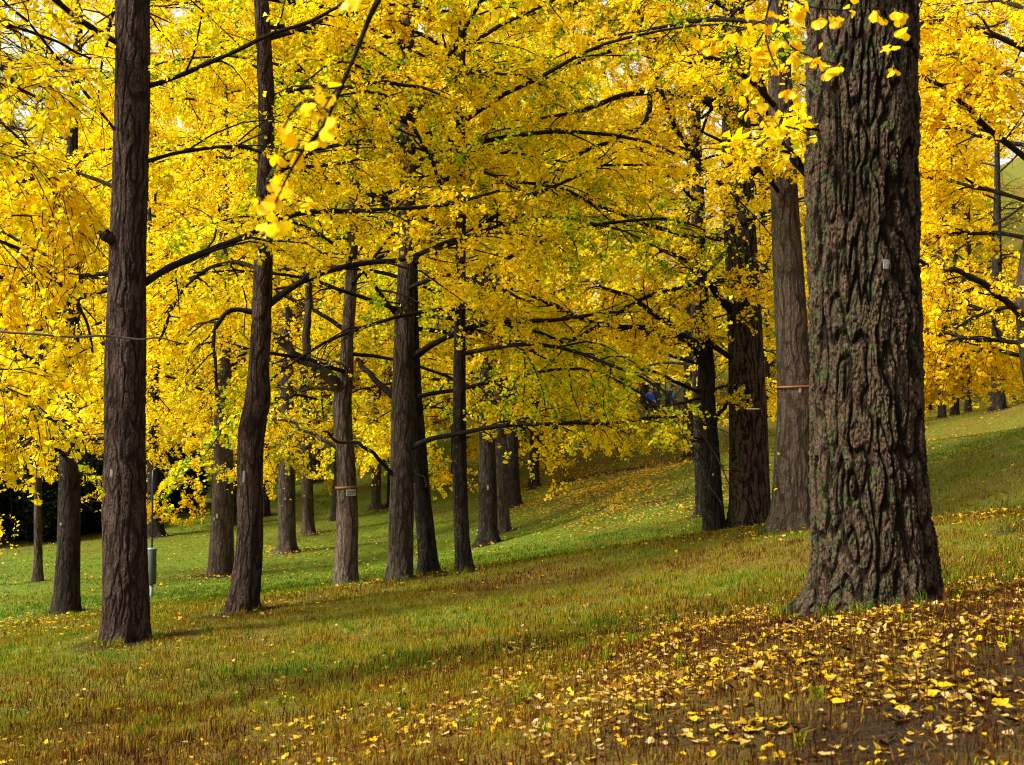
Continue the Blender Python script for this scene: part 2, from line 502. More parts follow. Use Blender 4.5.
class Plant:
    """collects the twigs and leaves of one tree"""
    def __init__(s, base=None):
        s.base = base
        s.v = []; s.q = []; s.n = 0; s.lc = []; s.la = []

    def tube(s, P, rad, sides):
        v, q = tubes(P, rad, sides)
        s.v.append(v); s.q.append(q + s.n); s.n += len(v)

    def grow(s, rng, limbs, r0, r1, k2=11, k3=6, k4=7, l2=1.7, l3=0.65, droop=0.5, t0=0.18, sides=6, limb_tubes=True, dens=1.0, drop=None):
        """limbs (n,m,3): side branches, twigs and leaf spurs on them"""
        n, m, _ = limbs.shape
        tt = np.linspace(0, 1, m)[None]
        rad = r0[:, None] * (1 - tt) + r1[:, None] * tt
        if limb_tubes:
            s.tube(limbs, rad, sides)
        ln = np.linalg.norm(limbs[:, 1:] - limbs[:, :-1], axis=-1).sum(1)
        p, t, par, ft = along(rng, limbs, k2, t0, 1.0)
        L = np.minimum(l2, ln[par] * 0.5) * (1.15 - 0.75 * ft) * rng.uniform(0.6, 1.3, len(p))
        D = side_dir(rng, t, 0.6, 1.25, 0.12)
        B2 = shoots(rng, p, D, L, 5, droop * 0.55, 0.16)
        rr = np.minimum(r0[par] * (1 - ft) + r1[par] * ft, 0.03) * 0.55
        if s.base is not None:      # twigs across a sight line are cut whole, with all they carry
            m2 = keep_mask(R(5), B2.reshape(-1, 3) + s.base, True).reshape(len(B2), -1).mean(1) > .7
            B2, rr = B2[m2], rr[m2]
            if len(B2) == 0: return
        s.tube(B2, np.linspace(1, 0.35, 6)[None] * np.maximum(rr, 0.006)[:, None], 4)
        p3, t3, par3, f3 = along(rng, B2, k3, 0.15, 1.0)
        L3 = l3 * rng.uniform(0.5, 1.35, len(p3))
        D3 = side_dir(rng, t3, 0.4, 1.3, 0.0)
        B3 = shoots(rng, p3, D3, L3, 4, droop, 0.22)
        if s.base is not None:
            B3 = B3[keep_mask(R(6), B3.reshape(-1, 3) + s.base, True).reshape(len(B3), -1).mean(1) > .7]
            if len(B3) == 0: return
        s.tube(B3, np.linspace(1, 0.4, 5)[None] * np.full((len(B3), 1), 0.0042), 3)
        for B, k in ((B3, k4), (B2, k4), (limbs, int(k2 * 1.5))):
            if k < 1: continue
            c, tg, _, _ = along(rng, B, k, 0.12 if B is not limbs else 0.25, 1.0)
            keep = rng.random(len(c)) < dens
            c, tg = c[keep], tg[keep]
            s.lc.append(c); s.la.append(unit(rng.normal(size=c.shape) + np.array([0, 0, 0.5])))


# clear sight lines of the photograph: (polygon rectangle px0,py0,px1,py1, nearer than metres, share of leaves taken)
CLEAR = [
    (100, 240, 152, 660, 12.4, 1.0), (104, 0, 152, 240, 12.4, 0.97), (222, 300, 268, 640, 15.0, 0.97), (252, 0, 276, 150, 15.0, .93),
    (328, 395, 362, 600, 22.3, 0.98), (336, 260, 360, 395, 22.3, 0.8), (386, 260, 420, 600, 21.8, 0.95), (412, 450, 442, 600, 23.5, 0.95),
    (450, 400, 480, 590, 23.6, .85), (475, 472, 512, 560, 40, .97), (500, 470, 530, 540, 44, .9),
    (274, 285, 348, 402, 21.2, .9), (205, 478, 240, 590, 34, 0.95), (275, 478, 328, 570, 46, .97), (48, 455, 84, 620, 23.2, .96), (28, 512, 50, 600, 31, .97),
    (20, 512, 120, 640, 60, 1.0), (150, 525, 210, 640, 60, 1.0), (240, 505, 480, 640, 60, 1.0), (480, 500, 640, 640, 60, 1.0),
    (330, 478, 400, 640, 60, .97), (580, 462, 700, 560, 60, 1.0), (690, 426, 776, 560, 32, 1.0), (700, 350, 722, 432, 29, .75),
    (728, 180, 772, 540, 18.0, .94), (774, 190, 816, 560, 15.0, .96), (814, 110, 925, 640, 6.8, 1.0), (806, 0, 925, 110, 6.8, .9),
    (636, 382, 688, 409, 80, 1.0), (925, 430, 1024, 640, 60, 1.0), (925, 402, 1024, 432, 50, .75), (996, 158, 1024, 245, 108, .95),
    (2, 30, 26, 62, 200, .75), (14, 98, 32, 140, 200, .75), (268, 25, 276, 30, 200, .8), (560, 455, 700, 480, 45, .85),
    (700, 530, 830, 640, 60, 1.0), (144, 525, 160, 610, 40, 1.0), (0, 508, 110, 560, 40, .9),
]


def keep_mask(rng, W, twigs=False):
    px, py, zc = project(W)
    keep = np.ones(len(W), bool)
    for x0, y0, x1, y1, dm, p in CLEAR:
        m = (px > x0) & (px < x1) & (py > y0) & (py < y1) & (zc < dm)
        if m.any():
            keep &= ~(m & (rng.random(len(W)) < p))
    if twigs: return keep
    keep &= ~((py < -60) & (rng.random(len(W)) < .93))
    ix = np.clip(px, -199, 1222).astype(int) + 200; iy = np.clip(py, -199, 963).astype(int) + 200
    lm_ = LIMBMAP[iy, ix]
    keep &= ~((zc < lm_ + .05) & (rng.random(len(W)) < .58))
    return keep


# ------------------------------------------------------------------ trunks
def trunk_mesh(name, path, radii, seed, N=64, step=0.03, amp=0.012, freq=10.0, flare=0.5, lobes=5, hfl=0.28, fine_to=1e9):
    """a bark-furrowed trunk along a path of world points (base first), relative to the base"""
    path = np.asarray(path, float); radii = np.asarray(radii, float)
    base = path[0].copy()
    L = np.r_[0, np.cumsum(np.linalg.norm(path[1:] - path[:-1], axis=1))]
    fine = resample(path, 200); lf = np.r_[0, np.cumsum(np.linalg.norm(fine[1:] - fine[:-1], axis=1))]
    hs = np.r_[-0.5, -0.3, np.arange(-0.15, min(lf[-1], fine_to), step), np.arange(min(lf[-1], fine_to), lf[-1], 0.08), lf[-1]]
    C = np.stack([np.interp(hs, lf, fine[:, i]) for i in range(3)], -1)
    C[hs < 0] = base + np.array([0, 0, 1.0]) * hs[hs < 0][:, None]
    r = np.interp(hs, L, radii)
    th = np.arange(N) * 2 * np.pi / N
    H, TH = np.meshgrid(hs, th, indexing='ij')
    Rr = np.repeat(r[:, None], N, 1)
    ph = R(seed).uniform(0, 6.28, 3)
    lob = 0.5 + 0.30 * np.cos(TH * lobes + ph[0] + 0.5 * np.sin(TH + ph[1])) + 0.25 * np.cos(TH * (lobes - 2) + ph[2])
    Rr = Rr * (1 + flare * lob * np.exp(-np.maximum(H, -0.04) / hfl))
    Rr = Rr * (1 + 0.045 * perlin(np.cos(TH) * 1.1 + seed, np.sin(TH) * 1.1, H * 0.9) + 0.03 * np.cos(TH * 3 + H * 0.3 + ph[1]))
    X0 = Rr * np.cos(TH); Y0 = Rr * np.sin(TH)
    so = seed * 3.71
    wx = 0.40 * perlin(X0 * 5 + so, Y0 * 5, H * 3.0) + 0.16 * perlin(X0 * 14 + so, Y0 * 14, H * 8.0)
    n1 = perlin(X0 * freq + wx + so, Y0 * freq + wx, H * freq * 0.21 + 0.5 * wx)
    n2 = perlin(X0 * freq * 1.9 + so, Y0 * freq * 1.9 + 1.2 * wx, H * freq * 0.42)
    nb = perlin(X0 * freq * 0.9 + so + 31, Y0 * freq * 0.9, H * freq * 0.95 + 2 * wx)
    n3 = perlin(X0 * freq * 4.2 + so, Y0 * freq * 4.2, H * freq * 2.4)
    n4 = perlin(X0 * freq * 8.5 + so, Y0 * freq * 8.5, H * freq * 4.0)
    pl = np.clip(np.abs(n1) / 0.23, 0, 1) ** 0.75
    pl2 = np.clip(np.abs(n2) / 0.16, 0, 1) ** 0.7
    brk = np.clip(np.abs(nb) / 0.07, 0, 1)
    pl = pl * (0.72 + 0.28 * pl2) * (0.80 + 0.20 * brk)
    hgt_ = 0.75 + 0.5 * perlin(X0 * freq * .55 + so, Y0 * freq * .55, H * freq * .12)
    disp = amp * (pl * hgt_ + (0.22 * n3 + 0.14 * n4) * (0.35 + 0.65 * pl) - 0.85)
    Rr = Rr + disp
    V = np.stack([C[:, None, 0] + Rr * np.cos(TH), C[:, None, 1] + Rr * np.sin(TH), np.repeat(C[:, None, 2], N, 1)], -1) - base
    idx = np.arange(V.shape[0] * N).reshape(-1, N)
    a = idx[:-1]; b = idx[1:]
    q = np.stack([a, np.roll(a, -1, 1), np.roll(b, -1, 1), b], -1).reshape(-1, 4)
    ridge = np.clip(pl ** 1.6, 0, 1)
    V = V.reshape(-1, 3)
    top = V[idx[-1]].mean(0)
    V = np.vstack([V, top]); ti = len(V) - 1
    cap = np.stack([idx[-1], np.roll(idx[-1], -1), np.full(N, ti)], -1)
    return make_mesh(name, V, [q, cap], True, {'ridge': ('POINT', np.r_[ridge.ravel(), 1])})


def trunk_radius_at(path, radii, z):
    path = np.asarray(path)
    return [np.interp(z, path[:, 2], path[:, i]) for i in range(3)], np.interp(z, path[:, 2], radii)


# ------------------------------------------------------------------ crowns of the common kind
def auto_limbs(rng, n, h0, H, rmax, seg=12, az=None, low_el=0.15):
    hs = np.sort(h0 + (H - h0 - 0.6) * (np.arange(n) + rng.random(n) * 0.9) / n)
    f = (hs - h0) / (H - h0)
    azs = np.arange(n) * 2.399963 + rng.normal(0, 0.3, n) + rng.uniform(0, 6.28)
    if az is not None:
        azs = rng.uniform(az[0], az[1], n)
    L = rmax * (0.72 + 0.38 * np.sin(np.clip(f + 0.22, 0, 1) * math.pi)) * (1 - 0.68 * f ** 1.6) * rng.uniform(0.8, 1.15, n)
    el = low_el + 0.85 * f + rng.normal(0, 0.12, n)
    D = np.stack([np.cos(azs) * np.cos(el), np.sin(azs) * np.cos(el), np.sin(el)], -1)
    P0 = np.stack([np.zeros(n), np.zeros(n), hs], -1)
    lim = shoots(rng, P0, D, L, seg, 0.16, 0.085)
    r0 = 0.010 + 0.0058 * L
    return lim, r0, np.full(n, 0.007)


def clumped(C, rng, amount=.85):
    n_ = perlin(C[:, 0] * 1.5 + 3, C[:, 1] * 1.5, C[:, 2] * 2.2) + .5 * perlin(C[:, 0] * 4, C[:, 1] * 4, C[:, 2] * 5)
    return ~((n_ < -.10) & (rng.random(len(C)) < amount))


def leaf_mesh(name, rng, C, A, per, size, **kw):
    v, f, t = leaves(rng, C, A, per, size, **kw)
    return make_mesh(name, v, f, False, {'tint': ('FACE', t)})


PROTO = []


def make_proto(seed, H, h0, rmax, n, k2, k3, k4, per, size, droop, l2=1.7, l3=0.65, dens=1.0):
    rng = R(seed)
    lim, r0, r1 = auto_limbs(rng, n, h0, H, rmax)
    p = Plant()
    p.grow(rng, lim, r0, r1, k2, k3, k4, droop=droop, l2=l2, l3=l3, dens=dens)
    C = np.concatenate(p.lc); A = np.concatenate(p.la)
    kc = clumped(C, rng); C, A = C[kc], A[kc]
    bm = make_mesh('branches', np.concatenate(p.v), [np.concatenate(p.q)], True, {})
    bm.materials.append(M_TWIG)
    cm = leaf_mesh('crown', rng, C, A, per, size)
    cm.materials.append(M_LEAF)
    return dict(branches=bm, crown=cm, C=C, A=A, per=per, size=size, H=H, h0=h0)


# mid-distance kinds, then far kinds with larger fans that hang close to the ground
for i, (H, h0, rm) in enumerate([(15.0, 2.9, 5.2), (17.0, 3.4, 5.6), (14.0, 2.7, 4.8)]):
    PROTO.append(make_proto(100 + i, H, h0, rm, 26, 11, 6, 6, 8, 0.050, 0.55))
for i, (H, h0, rm) in enumerate([(24.0, 1.9, 6.8), (27.0, 2.2, 7.2), (21.0, 1.7, 6.2)]):
    PROTO.append(make_proto(200 + i, H, h0, rm, 36, 9, 5, 6, 6, 0.086, 0.7, l2=2.0, l3=0.8))



# ------------------------------------------------------------------ building whole trees
def prune_proto(rng, pr, M):
    """leaf fans of a shared crown that stay when it stands at matrix M (3x3, t)"""
    A, t = M
    W = np.repeat(pr['C'] @ A.T + t, pr['per'], 0)
    return keep_mask(rng, W)


def filtered(me, keep, name):
    nv = len(me.vertices); n = len(keep)
    v = np.empty(nv * 3, np.float32); me.vertices.foreach_get('co', v)
    v = v.reshape(n, -1, 3)[keep]
    t = np.empty(n, np.float32); me.attributes['tint'].data.foreach_get('value', t)
    k = v.shape[1]
    m = make_mesh(name, v.reshape(-1, 3), [np.arange(len(v) * k).reshape(-1, k)], False, {'tint': ('FACE', t[keep])})
    m.materials.append(me.materials[0])
    return m


def px_path(d, pix, lean=0.0):
    """trunk centre line and radii from pixel stations (px, py, width) at distance d; the first station is the base"""
    b = hit(*pix[0][:2]) if d is None else None
    if d is None: d = b[1]
    P = [at(x, y, d) for x, y, w in pix]
    rad = [w * 0.5 / F * d for x, y, w in pix]
    if b is not None: P[0] = b
    return np.array(P), np.array(rad), d


def extend(P, rad, H, rtop=0.05, wob=None):
    z0 = P[0, 2]
    top = P[-1].copy()
    n = 4
    h = top[2] - z0
    if h >= H: return P, rad
    dirv = (P[-1] - P[-2]); dirv = dirv / dirv[2]
    ext, er = [], []
    for i in range(1, n + 1):
        f = i / n
        q = top + np.array([dirv[0] * 0.5, 0, 1.0]) * (H - h) * f
        if wob is not None: q[:2] += wob.normal(0, 0.08, 2) * f
        ext.append(q); er.append(rad[-1] * (1 - f) + rtop * f)
    return np.vstack([P, ext]), np.r_[rad, er]


SEED = [1]


QUEUE = []


def limb_paths(pix, hand, dnom):
    k = hit(*pix[0][:2])[1] / (dnom or hand[0]['p'][0][2])
    for h in hand:
        h['q'] = [(x, y, d * k) for x, y, d in h['p']]



def ginkgo(*a, **k):
    QUEUE.append((a, k))


def build_ginkgo(label, pix, proto=None, bark=None, H=14.0, scale=1.0, tint=0.0, N=40, step=0.05, amp=0.010, freq=9.0, flare=0.55,
           limbs=(), auto=None, leaf=0.043, group='ginkgo trees of the grove', tags=(), dens=1.0, hfl=0.17, lobes=5, tsd=0.13, hand=None,
           dnom=None, fine_to=1e9):
    SEED[0] += 1
    seed = SEED[0]
    rng = R(1000 + seed)
    P, rad, d = px_path(None, pix)
    TREE_BASES.append((P[0, 0], P[0, 1], rad[1] if len(rad) > 1 else rad[0]))
    P2, r2 = extend(P, rad, H, wob=rng)
    base = P[0].copy()
    o = empty('ginkgo_tree', base, label, 'tree', group)
    tm = trunk_mesh('trunk', P2, r2, seed, N, step, amp, freq, flare, lobes, hfl, fine_to)
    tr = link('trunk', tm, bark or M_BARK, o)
    ax, rr = trunk_radius_at(P2, r2, base[2] + 5.0)
    off = np.array(ax) - base
    if proto is not None:
        pr = PROTO[proto]
        if proto < 3: scale *= float(np.interp(d, [24, 32, 45, 60], [1.0, 1.22, 1.38, 1.5]))
        rz = rng.uniform(0, 6.28)
        c, s = math.cos(rz), math.sin(rz)
        A = np.array([[c, -s, 0], [s, c, 0], [0, 0, 1]]) * scale
        t = base + np.array([off[0], off[1], 0])
        keep = prune_proto(rng, pr, (A, t))
        cm = pr['crown'] if keep.all() else filtered(pr['crown'], keep, 'crown')
        for nm, me, mt in (('branches', pr['branches'], M_TWIG), ('crown', cm, M_LEAF)):
            ob = link(nm, me, mt, o)
            ob.location = (off[0], off[1], 0); ob.rotation_euler = (0, 0, rz); ob.scale = (scale,) * 3
            ob.color = (0.5 + tint, 0.5, 0.5, 1)
    p = Plant(base)
    if hand:
        paths, r0s, r1s = [], [], []
        for id_, h in enumerate(hand):
            pts_ = [at(*q) for q in h['q']]
            # root the limb inside the trunk
            ax_, rr_ = trunk_radius_at(P2, r2, pts_[0][2])
            if h.get('root', True): pts_[0] = pts_[0] * 0.35 + np.array(ax_) * 0.65
            path = resample(pts_, 26)
            jit = np.stack([perlin(np.linspace(0, 4, 26) * 1.6 + seed, k * 7.1 + id_, 0.5) for k in range(3)], -1)
            path = path + jit * 0.06 * np.linspace(0, 1, 26)[:, None] * (h['p'][0][2] / 14.0)
            a = h['r'][0] * .82 / F * h['q'][0][2]; b = h['r'][1] / F * h['q'][-1][2]
            rads = np.linspace(1, 0, 26) ** 0.8 * (a - b) + b
            rads = rads * (1 + 0.28 * perlin(np.linspace(0, 14, 26), seed, id_ * 3.3))
            v, q = tubes(path[None] - base, rads[None], 9)
            pp = Plant(base); dn = h.get('dens', 1.0)
            if h.get('leafy', True):
                pp.grow(rng, path[None] - base, np.array([a]), np.array([b]), h.get('k2', 14), h.get('k3', 6), h.get('k4', 7),
                       l2=h.get('l2', 1.5), l3=h.get('l3', 0.6), droop=h.get('droop', 0.5), t0=h.get('t0', 0.2), limb_tubes=False, dens=dn)
                if pp.v:
                    q = np.concatenate([q, np.concatenate(pp.q) + len(v)]); v = np.concatenate([v, np.concatenate(pp.v)])
                p.lc += pp.lc; p.la += pp.la
            link('limb', make_mesh('limb', v, [q], True), h.get('mat') or M_TWIG, o)
    if auto:
        lim, r0, r1 = auto_limbs(rng, auto['n'], auto['h0'], auto.get('H', H), auto['r'], az=auto.get('az'), low_el=auto.get('el', 0.15))
        lim = lim + np.array([off[0], off[1], 0])
        p.grow(rng, lim, r0, r1, auto.get('k2', 11), auto.get('k3', 6), auto.get('k4', 7), l2=auto.get('l2', 1.6), l3=auto.get('l3', 0.62), droop=auto.get('droop', 0.5), dens=auto.get('dens', 1.0))
    if p.lc:
        C = np.concatenate(p.lc); Ax = np.concatenate(p.la)
        k = keep_mask(rng, C + base) & clumped(C, rng)
        if p.v:
            v = np.concatenate(p.v); q = np.concatenate(p.q)
            link('branches', make_mesh('branches', v, [q], True), M_TWIG, o)
        cm = leaf_mesh('crown', rng, C[k], Ax[k], 8, leaf, tsd=tsd)
        co = link('crown', cm, M_LEAF, o)
        co.color = (0.5 + tint, 0.5, 0.5, 1)
    for tg in tags:
        make_tag(o, base, P2, r2, tg)
    return o, P2, r2


def ring_band(P2, r2, z, h, thick, base, out=1.03, tilt=0.0, n=48):
    ax, rr = trunk_radius_at(P2, r2, z)
    ax = np.array(ax) - base
    th = np.arange(n) * 2 * np.pi / n
    vs = []
    for (dr, dz) in ((0, -h / 2), (thick, -h / 2), (thick, h / 2), (0, h / 2)):
        Rr = rr * out + dr
        vs.append(np.stack([ax[0] + Rr * np.cos(th), ax[1] + Rr * np.sin(th), ax[2] + dz + tilt * np.cos(th) + 0 * th], -1))
    V = np.concatenate(vs)
    idx = np.arange(4 * n).reshape(4, n)
    q = np.concatenate([np.stack([idx[i], np.roll(idx[i], -1), np.roll(idx[(i + 1) % 4], -1), idx[(i + 1) % 4]], -1) for i in range(4)])
    return make_mesh('strap', V, [q])


M_TAG = plain('tag_white', (0.85, 0.85, 0.88), 0.5, 0, 0.12, 90)
M_TAGMARK = plain('tag_print', (0.10, 0.11, 0.16), 0.6, 0, 0.2, 60)
M_STRAP = plain('strap_orange', (0.26, 0.085, 0.010), 0.8)
M_WOOD = plain('hollow_wood', (0.040, 0.017, 0.007), 0.95, 0, 0.85, 9)


def bent_card(w, h, rr, mat_name, rows=None):
    """a small card bowed round a trunk of radius rr, facing -y, centre at the origin"""
    n = 5
    xs = np.linspace(-w / 2, w / 2, n)
    V = []
    for z in (-h / 2, h / 2):
        for x in xs:
            V.append((x, -(math.sqrt(max(rr * rr - x * x, 1e-6)) - rr), z))
    for z in (-h / 2, h / 2):
        for x in xs:
            V.append((x, -(math.sqrt(max(rr * rr - x * x, 1e-6)) - rr) - 0.003, z))
    q = []
    for i in range(n - 1):
        q += [(i, i + 1, n + i + 1, n + i), (2 * n + i, 2 * n + i + 1, 3 * n + i + 1, 3 * n + i)]
        q += [(i, i + 1, 2 * n + i + 1, 2 * n + i), (n + i, n + i + 1, 3 * n + i + 1, 3 * n + i)]
    q += [(0, n, 3 * n, 2 * n), (n - 1, 2 * n - 1, 4 * n - 1, 3 * n - 1)]
    return make_mesh(mat_name, V, [np.array(q)])


def make_tag(o, base, P2, r2, tg):
    """tg: px, py, width, height in metres, tilt; nailed to the side of the trunk that faces the eye"""
    px, py, w, h, tilt = tg[:5]
    d = np.interp(at(px, py, base[1])[2], P2[:, 2], P2[:, 1])
    z = at(px, py, d)[2]
    ax, rr = trunk_radius_at(P2, r2, z)
    x = at(px, py, d)[0] - ax[0]
    x = np.clip(x, -rr * 0.85, rr * 0.85)
    proud = rr * 1.03 + 0.012
    y = -math.sqrt(max(proud ** 2 - x * x, 1e-5))
    ob = link('tag', bent_card(w, h, max(rr, 0.1), 'tag'), M_TAG, o)
    ob.location = (ax[0] - base[0] + x, ax[1] - base[1] + y - 0.004, z - base[2])
    ob.rotation_euler = (0, tilt, math.atan2(x, -y))
    if len(tg) > 5:
        v = []; q = []
        for (a, b, ww, hh) in tg[5]:
            i = len(v)
            v += [(a * w - ww * w / 2, -0.0055, b * h - hh * h / 2), (a * w + ww * w / 2, -0.0055, b * h - hh * h / 2),
                  (a * w + ww * w / 2, -0.0055, b * h + hh * h / 2), (a * w - ww * w / 2, -0.0055, b * h + hh * h / 2)]
            q.append((i, i + 1, i + 2, i + 3))
        link('print', make_mesh('print', v, [np.array(q)]), M_TAGMARK, ob)


W1 = [(-.25, .22, .25, .2), (.2, .3, .3, .12), (.05, -.05, .4, .14), (-.28, -.3, .2, .16), (.25, -.28, .26, .2)]

# ---- the large old trunk on the right
SPRIGS = dict(k2=7, k3=3, k4=4, l2=0.28, l3=0.12, droop=0.3, t0=0.1)
ginkgo(
    'largest trunk, thick furrowed grey brown ginkgo with green lichen standing among fallen leaves',
    [(872, 608, 121), (872, 560, 119), (870, 500, 114), (867, 400, 110), (863, 255, 109), (862, 100, 109), (862, 0, 107), (861, -120, 100)],
    bark=M_BARK_BIG, H=8.5, N=520, step=0.0065, fine_to=5.0, amp=0.046, freq=18.0, flare=0.46, hfl=0.12, lobes=7,
    tags=[(867, 272, 0.028, 0.05, 0.08, W1)], dnom=6.1,
    hand=[dict(p=[(822, 196, 6.35), (804, 172, 6.3), (780, 144, 6.25), (757, 118, 6.2)], r=(5, 2.6), k2=5, k3=2, k4=2, l2=.3, l3=.15, root=False),
          dict(p=[(822, 130, 6.0), (797, 128, 5.8), (772, 131, 5.4), (752, 140, 5.3)], r=(2.0, .9), k2=6, k3=2, k4=3, l2=.25, l3=.12, root=False)])
# ---- the left near tree
ginkgo('tall brown ginkgo nearest on the left, small white tag and knob on its trunk',
       [(125, 641, 46), (126, 590, 45), (125, 450, 41), (127, 300, 38), (131, 150, 35.5), (133, 60, 34), (133, 0, 33), (134, -80, 31)],
       bark=M_BARK, H=11.5, N=190, step=0.012, amp=0.020, freq=12.5, flare=0.30, hfl=0.25,
       tags=[(119, 472, 0.03, 0.07, 0.0)], auto=dict(n=11, h0=6.3, r=4.2, az=(0.15, 3.0), k4=6, dens=.9),
       hand=[dict(p=[(143, 291, 12.0), (165, 270, 12.1), (200, 254, 12.3), (240, 238, 12.6), (300, 214, 13.0), (360, 210, 13.4), (440, 206, 13.8), (500, 190, 14.2)], r=(5.0, 1.3), k2=18),
             dict(p=[(118, 48, 12.0), (95, 30, 11.8), (55, 0, 11.4), (20, -25, 11.0)], r=(4, 2.2), k2=8),
             dict(p=[(113, 143, 12.0), (80, 85, 11.6), (35, 32, 11.0), (0, -2, 10.6), (-30, -30, 10.4)], r=(1.9, 1.2), k2=8, k3=3, k4=3),
             dict(p=[(147, 90, 12.0), (190, 72, 12.1), (256, 42, 12.3), (330, 12, 12.5), (390, -16, 12.7)], r=(3, 1.5), k2=12),
             dict(p=[(107, 272, 12.0), (60, 280, 12.1), (20, 302, 12.2), (-20, 326, 12.3)], r=(3.0, 1.6), k2=12),
             dict(p=[(108, 286, 12.0), (70, 302, 12.3), (40, 330, 12.6), (0, 366, 13.0), (-25, 395, 13.2)], r=(3.4, 1.6), k2=12),
             dict(p=[(145, 165, 12.0), (190, 150, 12.4), (245, 148, 13.0), (310, 165, 13.6), (360, 160, 14.0)], r=(2.6, 1.2), k2=13),
             dict(p=[(114, 246, 11.9), (108, 238, 11.85), (104, 232, 11.85)], r=(6.5, 4.5), leafy=False, mat=M_BARK),
             dict(p=[(110, 190, 12.0), (70, 172, 12.3), (25, 180, 12.6), (-20, 200, 13.0)], r=(2.6, 1.3), k2=13)])

# ---- the curved one beside it
ginkgo('slender brown ginkgo with trunk bending above a swollen base, white tag',
       [(241, 613, 33), (246, 580, 28), (250, 540, 26), (250, 470, 26), (252, 430, 27), (258, 398, 25), (259, 370, 21), (262, 300, 19.5), (265, 200, 18), (266, 100, 17), (261, 0, 15.5), (258, -70, 14)],
       bark=M_BARK, H=12, N=150, step=0.014, amp=0.016, freq=12.5, flare=0.38, tags=[(247, 476, 0.026, 0.14, 0.05)],
       auto=dict(n=9, h0=7.0, r=4.2, az=(0.1, 3.1)),
       hand=[dict(p=[(269, 309, 14.5), (285, 292, 14.5), (320, 273, 14.6), (370, 263, 14.8), (410, 257, 15.0), (450, 241, 15.4), (495, 232, 15.8), (540, 236, 16.2)], r=(4.4, 1.2), k2=16),
             dict(p=[(253, 313, 14.5), (232, 310, 14.4), (218, 322, 14.2), (212, 342, 14.1), (214, 366, 14.0), (218, 392, 14)], r=(3.6, 1.2), k2=14, k3=5, k4=3, droop=0.9, l2=1.0),
             dict(p=[(272, 98, 14.5), (300, 88, 14.4), (345, 88, 14.3), (390, 82, 14.2), (440, 95, 14.2)], r=(3.6, 1.3), k2=13),
             dict(p=[(269, 40, 14.5), (300, 30, 14.6), (345, 14, 14.8), (390, 5, 15), (450, 10, 15.3)], r=(3, 1.2), k2=13),
             dict(p=[(258, 270, 14.5), (232, 262, 14.8), (200, 275, 15.2), (175, 300, 15.6), (160, 340, 15.9)], r=(3, 1.2), k2=12, droop=.8),
             dict(p=[(270, 180, 14.5), (320, 150, 15.2), (380, 140, 16), (450, 160, 17)], r=(3, 1.2), k2=14)])

# ---- trunks of the dip
ginkgo('forked ginkgo with a hollow split trunk, orange band and white card',
       [(346, 585, 25), (346, 560, 23), (347, 520, 22), (346, 470, 19), (343, 430, 19), (342, 402, 19), (346, 375, 14.5), (347, 340, 13), (350, 300, 12.5), (352, 255, 11.5), (354, 180, 10)],
       bark=M_BARK_PALE, H=12, N=110, step=0.02, amp=0.011, freq=11, flare=0.2, proto=0, tint=-0.02,
       tags=[(353, 492, 0.17, 0.11, 0.0, [(0, .22, .8, .12), (0, -.02, .8, .12), (-.1, -.26, .6, .12)])],
       hand=[dict(p=[(345, 398, 21), (334, 382, 20.9), (318, 368, 20.8), (300, 359, 20.7), (290, 351, 20.6), (279, 338, 20.5)], r=(8.5, 3.6), leafy=False, mat=M_BARK_PALE),
             dict(p=[(308, 364, 20.8), (306, 335, 20.8), (308, 300, 20.8), (311, 270, 20.9)], r=(5.2, 3.4), k2=6, t0=.5, mat=M_BARK_PALE, root=False),
             dict(p=[(340, 452, 21), (322, 440, 20.8), (300, 428, 20.6), (276, 416, 20.4)], r=(2.6, 1.2), k2=8, k3=3, k4=4, mat=M_TWIG_PALE),
             dict(p=[(351, 372, 21), (340, 362, 20.7), (330, 363, 20.5), (322, 366, 20.4)], r=(1.2, .7), leafy=False, mat=M_TWIG_PALE)])
ginkgo('straight thick ginkgo trunk in the grove centre with bare side limbs at head height',
       [(400, 580, 27), (401, 550, 25), (402, 500, 24.5), (403, 400, 22.5), (405, 320, 20), (407, 255, 17), (408, 150, 16), (408, 50, 13)],
       bark=M_BARK_LICHEN, H=13.5, N=130, step=0.02, amp=0.012, freq=11, flare=0.2, proto=1, tint=-0.02,
       hand=[dict(p=[(408, 362, 21), (440, 340, 20.8), (490, 323, 20.6), (560, 319, 20.4), (620, 312, 20.2)], r=(4, 1.3), k2=12),
             dict(p=[(412, 450, 21), (440, 437, 20.6), (520, 425, 20.2), (600, 423, 20), (690, 417, 19.8)], r=(3.4, 1.0), k2=16, k4=4, dens=.7, droop=.75, t0=.35),
             dict(p=[(408, 200, 21), (440, 182, 20.4), (480, 172, 19.8), (530, 190, 19.2)], r=(3, 1.1), k2=15),
             dict(p=[(407, 290, 21), (440, 276, 20), (480, 282, 19.4), (530, 300, 19)], r=(3, 1.1), k2=15),
             dict(p=[(408, 120, 21), (440, 90, 20.4), (480, 70, 19.8), (530, 80, 19.2)], r=(3, 1.1), k2=15),
             dict(p=[(394, 402, 21), (380, 384, 21.3), (366, 370, 21.6), (356, 358, 21.9)], r=(4.4, 2.4), k2=5),
             dict(p=[(392, 482, 21), (380, 460, 20.7), (365, 447, 20.5), (340, 440, 20.4), (325, 428, 20.3)], r=(2.6, 1.1), k2=9, k4=4),
             dict(p=[(405, 250, 21), (430, 237, 21), (462, 224, 21)], r=(3.4, 1.8), k2=8),
             dict(p=[(412, 470, 21), (424, 478, 20.7), (428, 488, 20.6)], r=(1.3, .6), leafy=False)])
